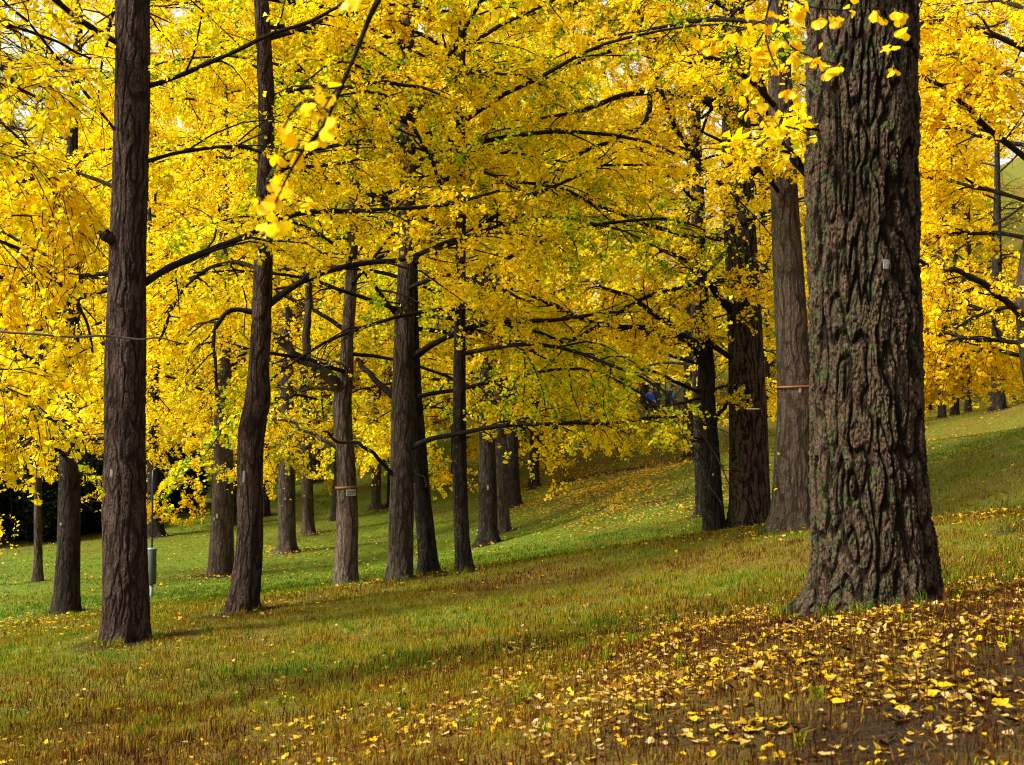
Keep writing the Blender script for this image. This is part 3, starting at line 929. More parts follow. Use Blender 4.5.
ginkgo('ginkgo trunk close behind the straight thick one, leaning left', [(429, 575, 20), (426, 540, 18.5), (421, 490, 17.5), (416, 430, 18), (412, 360, 16), (410, 250, 14)], proto=2, bark=M_BARK_DARK, N=96, step=0.025, tint=-.24)
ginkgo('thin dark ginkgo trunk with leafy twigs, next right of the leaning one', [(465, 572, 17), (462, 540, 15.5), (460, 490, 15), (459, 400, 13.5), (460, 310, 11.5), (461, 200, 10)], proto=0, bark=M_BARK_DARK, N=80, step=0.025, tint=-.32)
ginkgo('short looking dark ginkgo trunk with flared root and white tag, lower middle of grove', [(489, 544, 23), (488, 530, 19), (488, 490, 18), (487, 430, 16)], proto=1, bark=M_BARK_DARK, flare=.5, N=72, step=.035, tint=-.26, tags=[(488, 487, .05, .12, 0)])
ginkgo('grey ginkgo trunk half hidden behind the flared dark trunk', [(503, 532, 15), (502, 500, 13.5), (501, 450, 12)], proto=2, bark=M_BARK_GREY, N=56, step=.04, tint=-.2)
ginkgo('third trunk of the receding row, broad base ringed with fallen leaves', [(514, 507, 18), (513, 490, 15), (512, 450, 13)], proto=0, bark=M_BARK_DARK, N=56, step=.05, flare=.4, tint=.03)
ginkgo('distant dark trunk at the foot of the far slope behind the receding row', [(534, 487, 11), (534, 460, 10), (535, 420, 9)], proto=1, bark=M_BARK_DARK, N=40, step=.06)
ginkgo('pale grey ginkgo trunk with wide flared roots standing in green lawn', [(220, 575, 27), (221, 560, 25), (222, 515, 22), (223, 470, 20), (223, 400, 17)], proto=1, scale=1.0, bark=M_BARK_GREY, N=96, step=.03, flare=.35, amp=.014, freq=9, tags=[(220, 515, .06, .12, 0), (217, 518, .04, .09, 0)], tint=.03)
ginkgo('lichened dark ginkgo trunk in the lawn right of the pale grey one', [(287, 552, 19), (287, 530, 17.5), (287, 490, 17), (287, 430, 15)], proto=2, bark=M_BARK_LICHEN, N=72, step=.035, tags=[(287, 498, .05, .07, 0)])
ginkgo('narrow ginkgo trunk beyond the lichened one, low mound at its foot', [(308, 534, 14), (308, 520, 12), (307, 480, 11.5), (306, 430, 10)], proto=0, bark=M_BARK_GREY, N=56, step=.04, flare=.45)
ginkgo('small dark trunk high on the bank behind the lawn', [(318, 481, 13), (318, 465, 11), (318, 430, 10)], proto=2, bark=M_BARK_DARK, N=40, step=.06)
ginkgo('dark ginkgo trunk with a white tag between two left trunks, yellow leaves at its foot', [(65, 613, 29), (67, 590, 25), (69, 540, 22.5), (70, 460, 20), (71, 380, 17)], proto=1, bark=M_BARK_DARK, N=110, step=.022, flare=.25, tags=[(65, 523, .045, .05, 0)], scale=.95, tint=.02,
       hand=[dict(p=[(66, 458, 21.5), (52, 448, 21), (36, 444, 20.6), (22, 440, 20.2)], r=(3.2, 1.8), k2=8, k4=5), dict(p=[(74, 448, 21.5), (90, 440, 21.2), (112, 438, 21), (140, 436, 20.8)], r=(2.8, 1.3), k2=9)])
ginkgo('thinnest trunk, pale young ginkgo before the dark shrubs at far left', [(38, 581, 10.5), (38, 560, 8.5), (38, 515, 8), (38, 450, 7)], proto=2, scale=.62, H=9, bark=M_BARK_GREY, N=48, step=.035, flare=.4)
ginkgo('moss grey small trunk between the split trunk and the straight thick one', [(376, 509, 11), (376, 495, 9.5), (377, 450, 8.5)], proto=0, bark=M_BARK_LICHEN, N=40, step=.06)
ginkgo('very thin trunk peeping out left of the straight thick one', [(390, 506, 6), (390, 490, 5.5), (390, 450, 5)], proto=1, bark=M_BARK_DARK, N=32, step=.06)
ginkgo('dark trunk peeping out left behind the hollow split trunk', [(335, 520, 10), (336, 500, 9), (338, 450, 8)], proto=2, bark=M_BARK_DARK, N=40, step=.05)
ginkgo('faint narrow trunk in shade right of the curved one', [(266, 516, 8.5), (266, 500, 8), (266, 450, 7)], proto=0, bark=M_BARK_DARK, N=32, step=.06)
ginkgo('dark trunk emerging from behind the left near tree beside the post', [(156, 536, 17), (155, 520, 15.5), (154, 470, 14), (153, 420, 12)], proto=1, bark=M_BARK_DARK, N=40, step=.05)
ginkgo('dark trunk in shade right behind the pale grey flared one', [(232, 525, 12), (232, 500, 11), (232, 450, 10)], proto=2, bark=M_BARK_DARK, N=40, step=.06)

# ---- trunks on the right slope
ginkgo('forked ginkgo trunk left of two thicker ones, leaning slightly left, small white tag',
       [(714, 533, 24), (712, 500, 21.5), (709, 450, 19.5), (706, 400, 18.5), (706, 365, 17), (704, 330, 13), (702, 280, 11), (700, 200, 9)], bark=M_BARK_DARK, H=12.5, N=96, step=.022, flare=.25, proto=2, tint=.06,
       tags=[(711, 474, .04, .045, 0)],
       hand=[dict(p=[(704, 372, 24), (694, 348, 23.6), (670, 325, 23), (640, 302, 22.6), (600, 285, 22.2)], r=(5, 1.6), k2=12),
             dict(p=[(702, 345, 24), (660, 330, 23), (610, 325, 22.4), (560, 310, 22), (512, 287, 21.5)], r=(3.6, 1.2), k2=15),
             dict(p=[(703, 395, 24), (680, 384, 23.6), (655, 372, 23.3), (625, 366, 23)], r=(2.4, 1), k2=9),
             dict(p=[(700, 398, 24), (685, 402, 23.4), (660, 408, 23), (648, 410, 22.8)], r=(1.8, .9), k2=5, k3=3, k4=3),
             dict(p=[(710, 430, 24), (722, 410, 23.6), (732, 396, 23.4), (738, 384, 23.2)], r=(2.6, 1.3), k2=8),
             dict(p=[(708, 440, 24), (690, 438, 23.2), (715, 446, 22.8)], r=(1.5, .9), k2=8)])
ginkgo('dim trunk directly behind the forked slope tree', [(703, 515, 16), (702, 490, 14.5), (700, 440, 13)], proto=0, bark=M_BARK_DARK, N=56, step=.03, tint=.05)
ginkgo('stubby looking dark trunk on the open leafy slope with its crown hanging low', [(691, 457, 15), (691, 445, 14.5), (690, 400, 13)], proto=1, bark=M_BARK_DARK, N=56, step=.04, tint=.06, flare=.1)
ginkgo('thick furrowed ginkgo with spreading limbs, stub nail across its trunk',
       [(752, 526, 46), (750, 505, 42), (748, 450, 39), (747, 400, 37), (744, 320, 34), (740, 240, 33), (737, 160, 30), (735, 100, 27), (734, 20, 23), (733, -60, 19)], bark=M_BARK_BIG, H=11.5, N=170, step=.015, amp=.022, freq=11, flare=.22,
       auto=dict(n=9, h0=6.3, r=4.5, az=(0.3, 3.6)), tint=.06,
       hand=[dict(p=[(736, 320, 17.5), (722, 300, 17.3), (707, 281, 17), (688, 262, 16.7), (660, 250, 16.4)], r=(5.5, 2), k2=12),
             dict(p=[(734, 365, 17.5), (715, 347, 17.3), (698, 341, 17), (672, 338, 16.8), (640, 330, 16.6)], r=(4, 1.4), k2=10),
             dict(p=[(733, 122, 17.5), (712, 104, 17.2), (680, 93, 16.8), (645, 92, 16.4), (612, 98, 16), (575, 112, 15.6), (540, 118, 15.2)], r=(5, 1.4), k2=15),
             dict(p=[(650, 92, 16.4), (649, 112, 16.2), (640, 128, 16), (610, 142, 15.8), (575, 156, 15.6), (540, 186, 15.4), (512, 222, 15.2)], r=(3.4, 1.2), k2=13, root=False),
             dict(p=[(738, 240, 17.5), (690, 236, 17), (640, 222, 16.5), (590, 202, 16), (545, 186, 15.6)], r=(3.4, 1.2), k2=15),
             dict(p=[(752, 124, 17), (735, 112, 16.6), (705, 76, 16), (675, 28, 15.5)], r=(2, 1.3), leafy=False, mat=M_TWIG_PALE),
             dict(p=[(735, 60, 17.5), (690, 40, 17), (640, 42, 16.5), (580, 62, 16), (530, 80, 15.5)], r=(4, 1.4), k2=15),
             dict(p=[(750, 185, 17.5), (762, 160, 17), (768, 120, 16.6), (764, 80, 16.2)], r=(4, 2.4), k2=8),
             dict(p=[(738, 205, 17.5), (700, 160, 16.8), (678, 130, 16.4), (650, 60, 16), (640, 10, 15.6)], r=(3.4, 1.6), k2=12),
             dict(p=[(735, 280, 17.5), (690, 285, 17), (640, 300, 16.5), (590, 330, 16), (560, 350, 15.6)], r=(3, 1.1), k2=14, droop=.7),
             dict(p=[(733, 10, 17.5), (680, -10, 16.5), (600, -5, 15.5), (520, 20, 14.8)], r=(4, 1.4), k2=15)])
ginkgo('broad grey ginkgo trunk wearing an orange strap, beside the largest trunk',
       [(791, 531, 50), (793, 510, 43), (795, 450, 38.5), (796, 390, 36), (790, 300, 32), (787, 240, 29), (783, 160, 27), (780, 80, 24), (778, 0, 21)], bark=M_BARK_GREY, H=10.5, N=160, step=.015, amp=.018, freq=11, flare=.25,
       auto=dict(n=8, h0=6.2, r=3.8, az=(0.3, 3.4)), tint=.05, tags=[(795, 391, .035, .055, .1)],
       hand=[dict(p=[(775, 110, 14.5), (750, 80, 14), (720, 60, 13.6), (690, 62, 13.2)], r=(3.6, 1.4), k2=12),
             dict(p=[(785, 200, 14.5), (765, 175, 14.2), (745, 160, 13.9), (725, 165, 13.6)], r=(3, 1.2), k2=9)])
# ---- trees rooted outside the picture whose limbs reach into it
ginkgo('ginkgo at the right edge, only a mossy sliver of trunk and an arching limb showing',
       [(1066, 520, 52), (1062, 480, 46), (1048, 400, 40), (1036, 300, 38), (1048, 200, 36), (1056, 60, 34)], bark=M_BARK_LICHEN, H=10, N=110, step=.025, auto=dict(n=6, h0=6.6, r=3.6, az=(.6, 2.6)), tint=.04,
       hand=[dict(p=[(1022, 328, 17), (1004, 299, 16.8), (976, 279, 16.6), (942, 267, 16.4), (915, 262, 16.2)], r=(4.8, 2.0), k2=11, k4=6, droop=.8),
             dict(p=[(1024, 170, 17), (985, 126, 16.8), (965, 106, 16.6), (944, 86, 16.4), (910, 70, 16.2)], r=(4.2, 1.6), k2=16),
             dict(p=[(1026, 240, 17), (990, 232, 17.5), (950, 235, 18), (905, 240, 18.5)], r=(3, 1.3), k2=12),
             dict(p=[(1026, 345, 17), (990, 340, 17.4), (950, 336, 17.8), (900, 325, 18.2)], r=(3, 1.2), k2=13, droop=.9),
             dict(p=[(1024, 360, 17), (1005, 352, 17.6), (980, 350, 18), (950, 362, 18.4), (935, 385, 18.6)], r=(3, 1.2), k2=12, droop=1.0),
             dict(p=[(1026, 205, 17), (990, 190, 17.5), (950, 180, 18), (900, 170, 18.5)], r=(3, 1.3), k2=13),
             dict(p=[(1030, 60, 17), (985, 30, 16.8), (945, 20, 16.6), (900, 30, 16.4)], r=(4, 1.6), k2=13),
             dict(p=[(1024, 300, 17), (990, 310, 18), (950, 300, 19), (900, 290, 20)], r=(3, 1.2), k2=13),
             dict(p=[(1040, 100, 17), (1000, 70, 18), (950, 55, 19), (910, 60, 20)], r=(3, 1.2), k2=15),
             dict(p=[(1040, 20, 17), (1000, 0, 18), (950, -10, 19), (910, 5, 20)], r=(3, 1.2), k2=15),
             dict(p=[(1040, 150, 17), (1000, 140, 18.5), (950, 130, 19.5), (905, 135, 20.5)], r=(3, 1.2), k2=15)])
ginkgo('ginkgo outside the left edge reaching in with a bare pale twig across the near trunk',
       [(-190, 775, 50), (-188, 650, 46), (-185, 400, 42), (-182, 200, 38), (-180, 0, 36)], bark=M_BARK, H=9, N=72, step=.03, leaf=.037, tint=-.12, auto=dict(n=5, h0=4.6, r=4.0, az=(-.2, 1.6)),
       hand=[dict(p=[(-178, 318, 10.2), (-60, 325, 10.3), (0, 331, 10.4), (50, 336, 10.6), (105, 335, 10.9), (145, 339, 11.1), (177, 341, 11.2)], r=(1.9, .8), leafy=False, mat=M_TWIG_PALE),
             dict(p=[(-175, 250, 10.2), (-60, 232, 10.5), (20, 250, 11), (75, 300, 11.4), (92, 350, 11.6)], r=(3.4, 1.2), k2=17, droop=.8),
             dict(p=[(-175, 150, 10.2), (-50, 140, 10.6), (35, 168, 11), (88, 232, 11.4)], r=(3.4, 1.2), k2=16, droop=.7),
             dict(p=[(-175, 390, 10.2), (-60, 372, 10.8), (10, 392, 11.6), (62, 425, 12.4)], r=(3, 1.1), k2=15, droop=.9),
             dict(p=[(-175, 20, 10.2), (-60, 10, 10.8), (30, 30, 11.4), (90, 60, 12)], r=(3, 1.1), k2=16, droop=.6),
             dict(p=[(-175, 120, 10.2), (-90, 60, 10.2), (-20, 60, 10.3), (40, 100, 10.4)], r=(4, 1.6), k2=10, k4=5)])

# ---- far right on the ridge
for (px, py, w, pi, lab) in [(942, 418, 8, 3, 'slim grey trunk on the ridge, leftmost of four in the right gap'), (955, 415, 8.5, 4, 'second ridge trunk from the largest trunk, leaves hanging before it'),
                             (968, 412, 7, 5, 'third ridge trunk from the largest trunk, half hidden by hanging leaves'), (998, 410, 15, 3, 'thickest dark trunk on the ridge in the right gap'),
                             (928, 410, 7, 4, 'dark ridge trunk touching the edge of the largest trunk')]:
    ginkgo(lab, [(px, py, w), (px, py - 25, w * .9), (px, py - 80, w * .8)], proto=pi, bark=M_BARK_DARK, N=32, step=.08, tint=.08, group='ginkgo trees on the far ridge', H=14)

# ---- limbs that the photograph shows bare get a little light: leaves nearer than they are thinned round them
LIMBMAP = np.full((765 + 400, 1024 + 400), -1.0)
for a, k in QUEUE:
    if k.get('hand'): limb_paths(a[1], k['hand'], k.get('dnom'))
    for h in k.get('hand') or ():
        pth = resample([at(*q) for q in h['q']], 240)
        X, Y, Zc = project(pth)
        n_ = len(X)
        for j in range(n_):
            r_ = (h['r'][0] * (1 - j / n_) + h['r'][1] * j / n_) + 1.2
            x_, y_ = int(X[j]) + 200, int(Y[j]) + 200
            rr_ = int(math.ceil(r_))
            if rr_ < x_ < 1424 - rr_ and rr_ < y_ < 1165 - rr_:
                LIMBMAP[y_ - rr_:y_ + rr_ + 1, x_ - rr_:x_ + rr_ + 1] = Zc[j]
BUILT = {}
for a, k in QUEUE:
    BUILT[a[0]] = build_ginkgo(*a, **k)


def built(word):
    return [v for n_, v in BUILT.items() if word in n_][0]


big, bigP, bigR = built('largest trunk, thick furrowed')
gk, gkP, gkR = built('orange strap')
ft = built('forked ginkgo with a hollow')[0]
# its limb that reaches out overhead, towards the eye, with detailed leaves
rng = R(31)
bb = bigP[0]


def near_limb(parent, base, pts_, r0, r1, twigs, leaf, mat=None):
    path = resample(pts_, 40)
    v, q = tubes(path[None] - base, (r1 + (r0 - r1) * np.clip(1 - np.linspace(0, 1.25, 40), 0, 1) ** 2.2)[None], 8)
    link('limb', make_mesh('limb', v, [q], True), mat or M_TWIG, parent)
    LC, LA = [], []
    TV, TQ, n = [], [], 0
    for tw, a, b, k in twigs:
        p = resample(tw, 14)
        v, q = tubes(p[None] - base, np.linspace(a, b, 14)[None], 6)
        TV.append(v); TQ.append(q + n); n += len(v)
        c, t, _, _ = along(rng, (p - base)[None], k, 0.12, 1.0)
        # each spur is a short stub that carries its leaves
        out = unit(rng.normal(size=c.shape) + np.array([0, 0, -0.2]))
        tip = c + out * 0.02
        v, q = tubes(np.stack([c, tip], 1), np.full((len(c), 2), 0.0022), 5)
        TV.append(v); TQ.append(q + n); n += len(v)
        link('twig', make_mesh('twig', np.concatenate(TV), [np.concatenate(TQ)], True), M_TWIG, parent)
        TV, TQ, n = [], [], 0
        LC.append(tip); LA.append(out)
    v, f, t = leaves(rng, np.concatenate(LC), np.concatenate(LA), 4, leaf, detail=True, hang=1.1, tint0=0.66, tsd=0.10)
    link('sprig_leaves', make_mesh('sprig_leaves', v, f, False, {'tint': ('FACE', t)}), M_LEAF, parent)


stem = np.array([bigP[0, 0] - 0.12, bigP[0, 1] - 0.1, 2.75])
near_limb(big, bb, [stem, at(812, -75, 4.9), at(640, -150, 3.9), at(430, -70, 3.05), at(381, -5, 2.92), at(352, 62, 2.9), at(322, 128, 2.92), at(304, 148, 2.95)],
          0.06, 0.0055,
          [([at(318, 132, 2.92), at(298, 158, 2.93), at(281, 190, 2.92), at(268, 222, 2.93)], .005, .002, 6),
           ([at(344, 80, 2.9), at(332, 95, 2.85), at(324, 108, 2.82)], .004, .002, 2),
           ([at(306, 150, 2.95), at(288, 152, 2.9), at(270, 175, 2.88), at(262, 200, 2.86)], .004, .002, 4),
           ([at(330, 112, 2.93), at(312, 100, 2.97), at(297, 106, 3.0), at(283, 128, 3.0)], .004, .002, 3),
           ([at(400, -30, 2.97), at(372, -22, 2.9), at(348, -10, 2.86), at(338, 8, 2.84)], .004, .002, 2)], 0.036)
near_limb(big, bb, [stem + np.array([0, 0, .25]), at(850, -95, 4.9), at(800, -60, 4.6), at(774, -12, 4.55)], 0.05, 0.012,
          [([at(776, -15, 4.55), at(802, 4, 4.5), at(836, 10, 4.48), at(880, 8, 4.45), at(905, 22, 4.45)], .005, .002, 9),
           ([at(774, -12, 4.55), at(786, 40, 4.5), at(815, 58, 4.47), at(848, 66, 4.45)], .005, .002, 9),
           ([at(774, -12, 4.55), at(765, 30, 4.6), at(778, 70, 4.6), at(800, 88, 4.55)], .005, .002, 8),
           ([at(765, 30, 4.6), at(750, 60, 4.65), at(752, 100, 4.7), at(770, 130, 4.7)], .004, .002, 8),
           ([at(765, 20, 4.6), at(740, 30, 4.65), at(715, 38, 4.7), at(700, 30, 4.7)], .004, .002, 8),
           ([at(880, 10, 4.45), at(892, 40, 4.5), at(897, 62, 4.52), at(908, 76, 4.52)], .003, .0015, 2)], 0.038)

sb = link('strap', ring_band(gkP, gkR, at(795, 387, gkP[0, 1])[2], 0.022, 0.005, gkP[0], 1.06, 0.006), M_STRAP, gk)
# orange band of the split tree
ftP = np.array(ft.location)
bpx, brad, bd = px_path(None, [(346, 585, 25), (346, 560, 23), (347, 520, 22), (346, 470, 19), (344, 430, 19)])
link('strap', ring_band(bpx, brad, at(346, 487, bd)[2], 0.035, 0.006, ftP, 1.06, 0.01), M_STRAP, ft)
# its open hollow: a long strip of bare brown heartwood sunk between two rims
zz = np.linspace(at(346, 572, bd)[2], at(346, 494, bd)[2], 40)
hv = []
for i, z in enumerate(zz):
    ax, rr = trunk_radius_at(bpx, brad, z)
    s = math.sin(math.pi * (i + .5) / 40) ** .6 * (0.38 + 0.16 * float(perlin(i * .35, 1.2, .4)))
    for u in (-1, -.5, 0, .5, 1):
        a = u * s
        hv.append((ax[0] - ftP[0] + rr * 1.04 * math.sin(a) + .03, ax[1] - ftP[1] - rr * (1.05 - .03 * (1 - u * u)) * math.cos(a), z - ftP[2]))
hi = np.arange(200).reshape(40, 5)
link('hollow', make_mesh('hollow', np.array(hv), [np.stack([hi[:-1, :-1], hi[:-1, 1:], hi[1:, 1:], hi[1:, :-1]], -1).reshape(-1, 4)], True), M_WOOD, ft)
# stub nail of the thick furrowed tree
tk = [o for o in bpy.data.objects if 'stub nail' in o.get('label', '')][0]
v, q = tubes((np.array([at(746, 409, 17.15), at(753, 409, 17.12), at(759, 409, 17.15)]) - np.array(tk.location))[None], np.full((1, 3), .012), 8)
link('nail', make_mesh('nail', v, [q], True), plain('nail_brass', (.45, .33, .15), .5), tk)


# ---- the far grove whose trunks are lost in foliage
rb = R(77)
FAR = []
tries = 0
far_trunk = trunk_mesh('trunk', [(0, 0, 0), (0.1, 0, 5), (0.05, .05, 13), (0, 0, 20)], [.30, .27, .2, .05], 99, 24, .2, .015, 5, .3)
while len(FAR) < 70 and tries < 9000:
    tries += 1
    y = rb.uniform(44, 100); x = rb.uniform(-0.53, 0.54) * y
    px = 512 + F * x / y
    if px < 120 and y < 56: continue
    if 530 < px < 720 and y < 67: continue
    if 715 < px < 1060 and y < 68: continue
    if px > 985 and y < 101: continue
    if abs(px - 660) < 22 and y < 78: continue
    if any((x - a) ** 2 + (y - b) ** 2 < 6.2 ** 2 for a, b in FAR): continue
    if any((x - a) ** 2 + (y - b) ** 2 < 4.5 ** 2 for a, b, _ in TREE_BASES): continue
    FAR.append((x, y))
for px_, d_ in ((22, 60), (95, 61), (-45, 57), (190, 58), (135, 66), (930, 84), (300, 62)):
    FAR.append(((px_ - 512) / F * d_, d_))
for i, (x, y) in enumerate(FAR):
    z = float(ground_z(x, y))
    pr = PROTO[3 + i % 3]
    o = empty('ginkgo_tree', (x, y, z), 'ginkgo far behind the grove, its trunk lost in yellow foliage', 'tree', 'ginkgos far behind with hidden trunks', 0)
    s = rb.uniform(.9, 1.2); rz = rb.uniform(0, 6.28); tn = rb.normal(-0.02, .07) - (.26 if rb.random() < .33 else 0)
    c, s_ = math.cos(rz), math.sin(rz)
    keep = prune_proto(rb, pr, (np.array([[c, -s_, 0], [s_, c, 0], [0, 0, 1]]) * s, np.array([x, y, z])))
    cm = pr['crown'] if keep.mean() > .995 else filtered(pr['crown'], keep, 'crown')
    for nm, me, mt in (('trunk', far_trunk, M_BARK_DARK), ('branches', pr['branches'], M_TWIG), ('crown', cm, M_LEAF)):
        ob = link(nm, me, mt, o)
        ob.rotation_euler = (0, 0, rz); ob.scale = (s,) * 3
        ob.color = (0.5 + tn, .5, .5, 1)

# ---- dark evergreen shrubs at the left
shr = R(55)
for i, (px, d, w, h) in enumerate([(-30, 45, 3.4, 3.6), (14, 47, 3.2, 3.2), (52, 46, 2.8, 3.4), (92, 48, 3.0, 3.4), (132, 51, 3.0, 3.2), (176, 53, 2.8, 3.2), (40, 54, 4.0, 5.0), (110, 57, 4.0, 5.0), (-20, 55, 4, 5)]):
    x = (px - 512) / F * d
    z = float(ground_z(x, d))
    labs = ['dark evergreen shrub at the left edge behind fallen leaves', 'dark evergreen shrub behind the thin pale young ginkgo', 'dark evergreen shrub between the young ginkgo and the tagged dark trunk',
            'dark evergreen shrub left of the tall near trunk', 'dark evergreen shrub mostly hidden by the tall near trunk', 'dark evergreen shrub right of the post with the canister',
            'taller dark evergreen in the back row behind the young ginkgo', 'taller dark evergreen in the back row beside the tall near trunk', 'taller dark evergreen in the back row at the left edge']
    o = empty('evergreen_shrub', (x, d, z), labs[i], 'shrub', 'dark shrubs at the left')
    n = 5200
    u = unit(shr.normal(size=(n, 3))); rr = shr.random(n) ** .45
    C = u * rr[:, None] * np.array([w / 2, w / 2, h / 2]) + np.array([0, 0, h / 2 - .1])
    C = C * (1 + .22 * perlin(C[:, 0] * 1.1 + i * 5, C[:, 1] * 1.1, C[:, 2] * 1.1)[:, None])
    C = C[C[:, 2] > 0.02]
    me = leaf_mesh('foliage', shr, C, u[:len(C)], 3, .13)
    link('foliage', me, M_DARKLEAF, o)
    st = shoots(shr, np.zeros((7, 3)), unit(shr.normal(size=(7, 3)) * np.array([.6, .6, .1]) + np.array([0, 0, 1.0])), np.full(7, h * .7), 6, -.1, .12)
    v, q = tubes(st, np.linspace(.05, .012, 7)[None] * np.ones((7, 1)), 6)
    link('stems', make_mesh('stems', v, [q], True), M_BARK_DARK, o)

# ---- canister on its post
cb = hit(151.5, 597)
cd = cb[1]
o = empty('canister_post', cb, 'grey green cylindrical canister on a pale post with a thin dark rod above', 'canister')


def lathe(name, prof, n=28):
    th = np.arange(n) * 2 * np.pi / n
    V = np.concatenate([np.stack([r * np.cos(th), r * np.sin(th), np.full(n, z)], -1) for r, z in prof])
    ix = np.arange(len(V)).reshape(-1, n)
    q = np.stack([ix[:-1], np.roll(ix[:-1], -1, 1), np.roll(ix[1:], -1, 1), ix[1:]], -1).reshape(-1, 4)
    return make_mesh(name, V, [q, ix[0][::-1][None], ix[-1][None]], False)


m = cd / F
zb = lambda py: at(151.5, py, cd)[2] - cb[2]
link('post', lathe('post', [(1.7 * m, -.2), (1.7 * m, zb(583) + .02)]), plain('post_pale', (.17, .15, .14), .8), o)
cn = link('canister', lathe('canister', [(3.9 * m, zb(584)), (4.4 * m, zb(583)), (4.4 * m, zb(550)), (4.2 * m, zb(549.5))]), plain('canister_metal', (.032, .038, .024), .7, .0), o)
link('lid', lathe('lid', [(4.4 * m, zb(549.6)), (4.7 * m, zb(549.3)), (4.7 * m, zb(548.4)), (4.1 * m, zb(547.9)), (1 * m, zb(547.6))]), plain('lid_metal', (.20, .21, .24), .45, .4), cn)
link('rod', lathe('rod', [(.9 * m, zb(548)), (.9 * m, zb(480)), (.7 * m, zb(470))]), plain('rod_dark', (.02, .03, .045), .5), o)


# ---- three walkers far up the slope
def skin_obj(name, joints, edges, mat, parent, sub=2):
    me = bpy.data.meshes.new(name)
    me.from_pydata([j[:3] for j in joints], edges, [])
    ob = link(name, me, mat, parent)
    md = ob.modifiers.new('skin', 'SKIN')
    for i, j in enumerate(joints):
        me.skin_vertices[0].data[i].radius = (j[3], j[3] if len(j) < 5 else j[4])
    me.skin_vertices[0].data[0].use_root = True
    sb_ = ob.modifiers.new('smooth', 'SUBSURF'); sb_.levels = sub; sb_.render_levels = sub
    return ob


def person(px, py, d, rz, jacket, trousers, label, lean=0.15, stride=.25, bag=None):
    x = (px - 512) / F * d
    z = float(ground_z(x, d))
    o = empty('person', (x, d, z), label, 'person', None, rz)
    hy = -lean  # forward is -y
    body = [(0, 0, .95, .12), (0, hy * .4, 1.2, .11), (0, hy * .8, 1.42, .10), (0, hy, 1.52, .055), (0, hy * 1.15 - .01, 1.58, .075), (0, hy * 1.25 - .015, 1.68, .095), (0, hy * 1.3, 1.77, .05),
            (.19, hy * .8, 1.41, .05), (.25, hy * .7 - .08, 1.14, .042), (.21, hy - .26, .95, .033), (.20, hy - .33, .90, .028),
            (-.19, hy * .8, 1.41, .05), (-.25, hy * .7 + .06, 1.14, .042), (-.23, hy - .10, .90, .033), (-.22, hy - .13, .83, .028),
            (.09, 0, .90, .085), (.10, -stride * .5, .50, .06), (.10, -stride * .6, .09, .042), (.10, -stride * .6 - .15, .04, .035),
            (-.09, 0, .90, .085), (-.10, stride * .35, .50, .06), (-.10, stride * .9, .10, .042), (-.10, stride * .9 - .14, .04, .035)]
    ed = [(0, 1), (1, 2), (2, 3), (3, 4), (4, 5), (5, 6), (2, 7), (7, 8), (8, 9), (9, 10), (2, 11), (11, 12), (12, 13), (13, 14), (0, 15), (15, 16), (16, 17), (17, 18), (0, 19), (19, 20), (20, 21), (21, 22)]
    skin_obj('body', body, ed, M_SKIN, o)
    g = .03
    jk = [(0, 0, .88, .19), (0, hy * .4, 1.15, .19), (0, hy * .8, 1.38, .17), (.19, hy * .8, 1.40, .085), (.255, hy * .7 - .08, 1.14, .07), (.22, hy - .22, .98, .055),
          (-.19, hy * .8, 1.40, .085), (-.255, hy * .7 + .06, 1.14, .07), (-.235, hy - .08, .95, .055), (0, hy * .95, 1.49, .09)]
    skin_obj('jacket', jk, [(0, 1), (1, 2), (2, 3), (3, 4), (4, 5), (2, 6), (6, 7), (7, 8), (2, 9)], jacket, o)
    tr = [(0, 0, .92, .15), (.09, 0, .86, .11), (.10, -stride * .5, .50, .085), (.10, -stride * .6, .10, .065), (-.09, 0, .86, .11), (-.10, stride * .35, .50, .085), (-.10, stride * .9, .12, .065)]
    skin_obj('trousers', tr, [(0, 1), (1, 2), (2, 3), (0, 4), (4, 5), (5, 6)], trousers, o)
    hair = [(0, hy * 1.25 + .03, 1.70, .10), (0, hy * 1.3 + .015, 1.78, .085), (0, hy * 1.2 + .07, 1.62, .06)]
    skin_obj('hair', hair, [(0, 1), (0, 2)], M_HAIR, o)
    for sx_ in (-.1, .1):
        sh = [(sx_, (-stride * .6 if sx_ > 0 else stride * .9) + .05, .06, .05), (sx_, (-stride * .6 if sx_ > 0 else stride * .9) - .16, .045, .042)]
        skin_obj('shoe', sh, [(0, 1)], M_BLUE if bag is None else M_BLACK, o, 1)
    return o, (x, d, z)


M_SKIN = plain('skin', (.50, .29, .20), .5)
M_HAIR = plain('hair', (.03, .02, .015), .7)
M_BLUE = plain('blue_cloth', (.012, .06, .62), .7)
M_SKY = plain('light_blue_cloth', (.02, .28, .75), .7)
M_BLACK = plain('dark_cloth', (.012, .013, .025), .8)
M_NAVY = plain('navy_cloth', (.015, .02, .05), .8)
person(649, 0, 70, .5, M_BLUE, M_NAVY, 'person in a bright blue jacket and dark trousers seen through leaves', .08)
person(657, 0, 71, -.4, M_BLACK, M_BLACK, 'person in black jacket beside the one in bright blue', .22, .2, 1)
o3, p3 = person(668, 0, 71, 1.1, M_NAVY, M_BLACK, 'person in navy jacket near a light blue backpack', .25, .3, 1)
# backpack worn by the third: its own thing
bk = empty('backpack', (p3[0] + .26, p3[1] - .12, p3[2] + .98), 'light blue backpack on the person in navy', 'backpack', None, .3)
skin_obj('bag', [(0, 0, .02, .13), (0, 0, .22, .15), (0, 0, .40, .11)], [(0, 1), (1, 2)], M_SKY, bk)
skin_obj('pocket', [(.0, -.13, .06, .07), (0, -.13, .2, .07)], [(0, 1)], M_SKY, bk, 1)

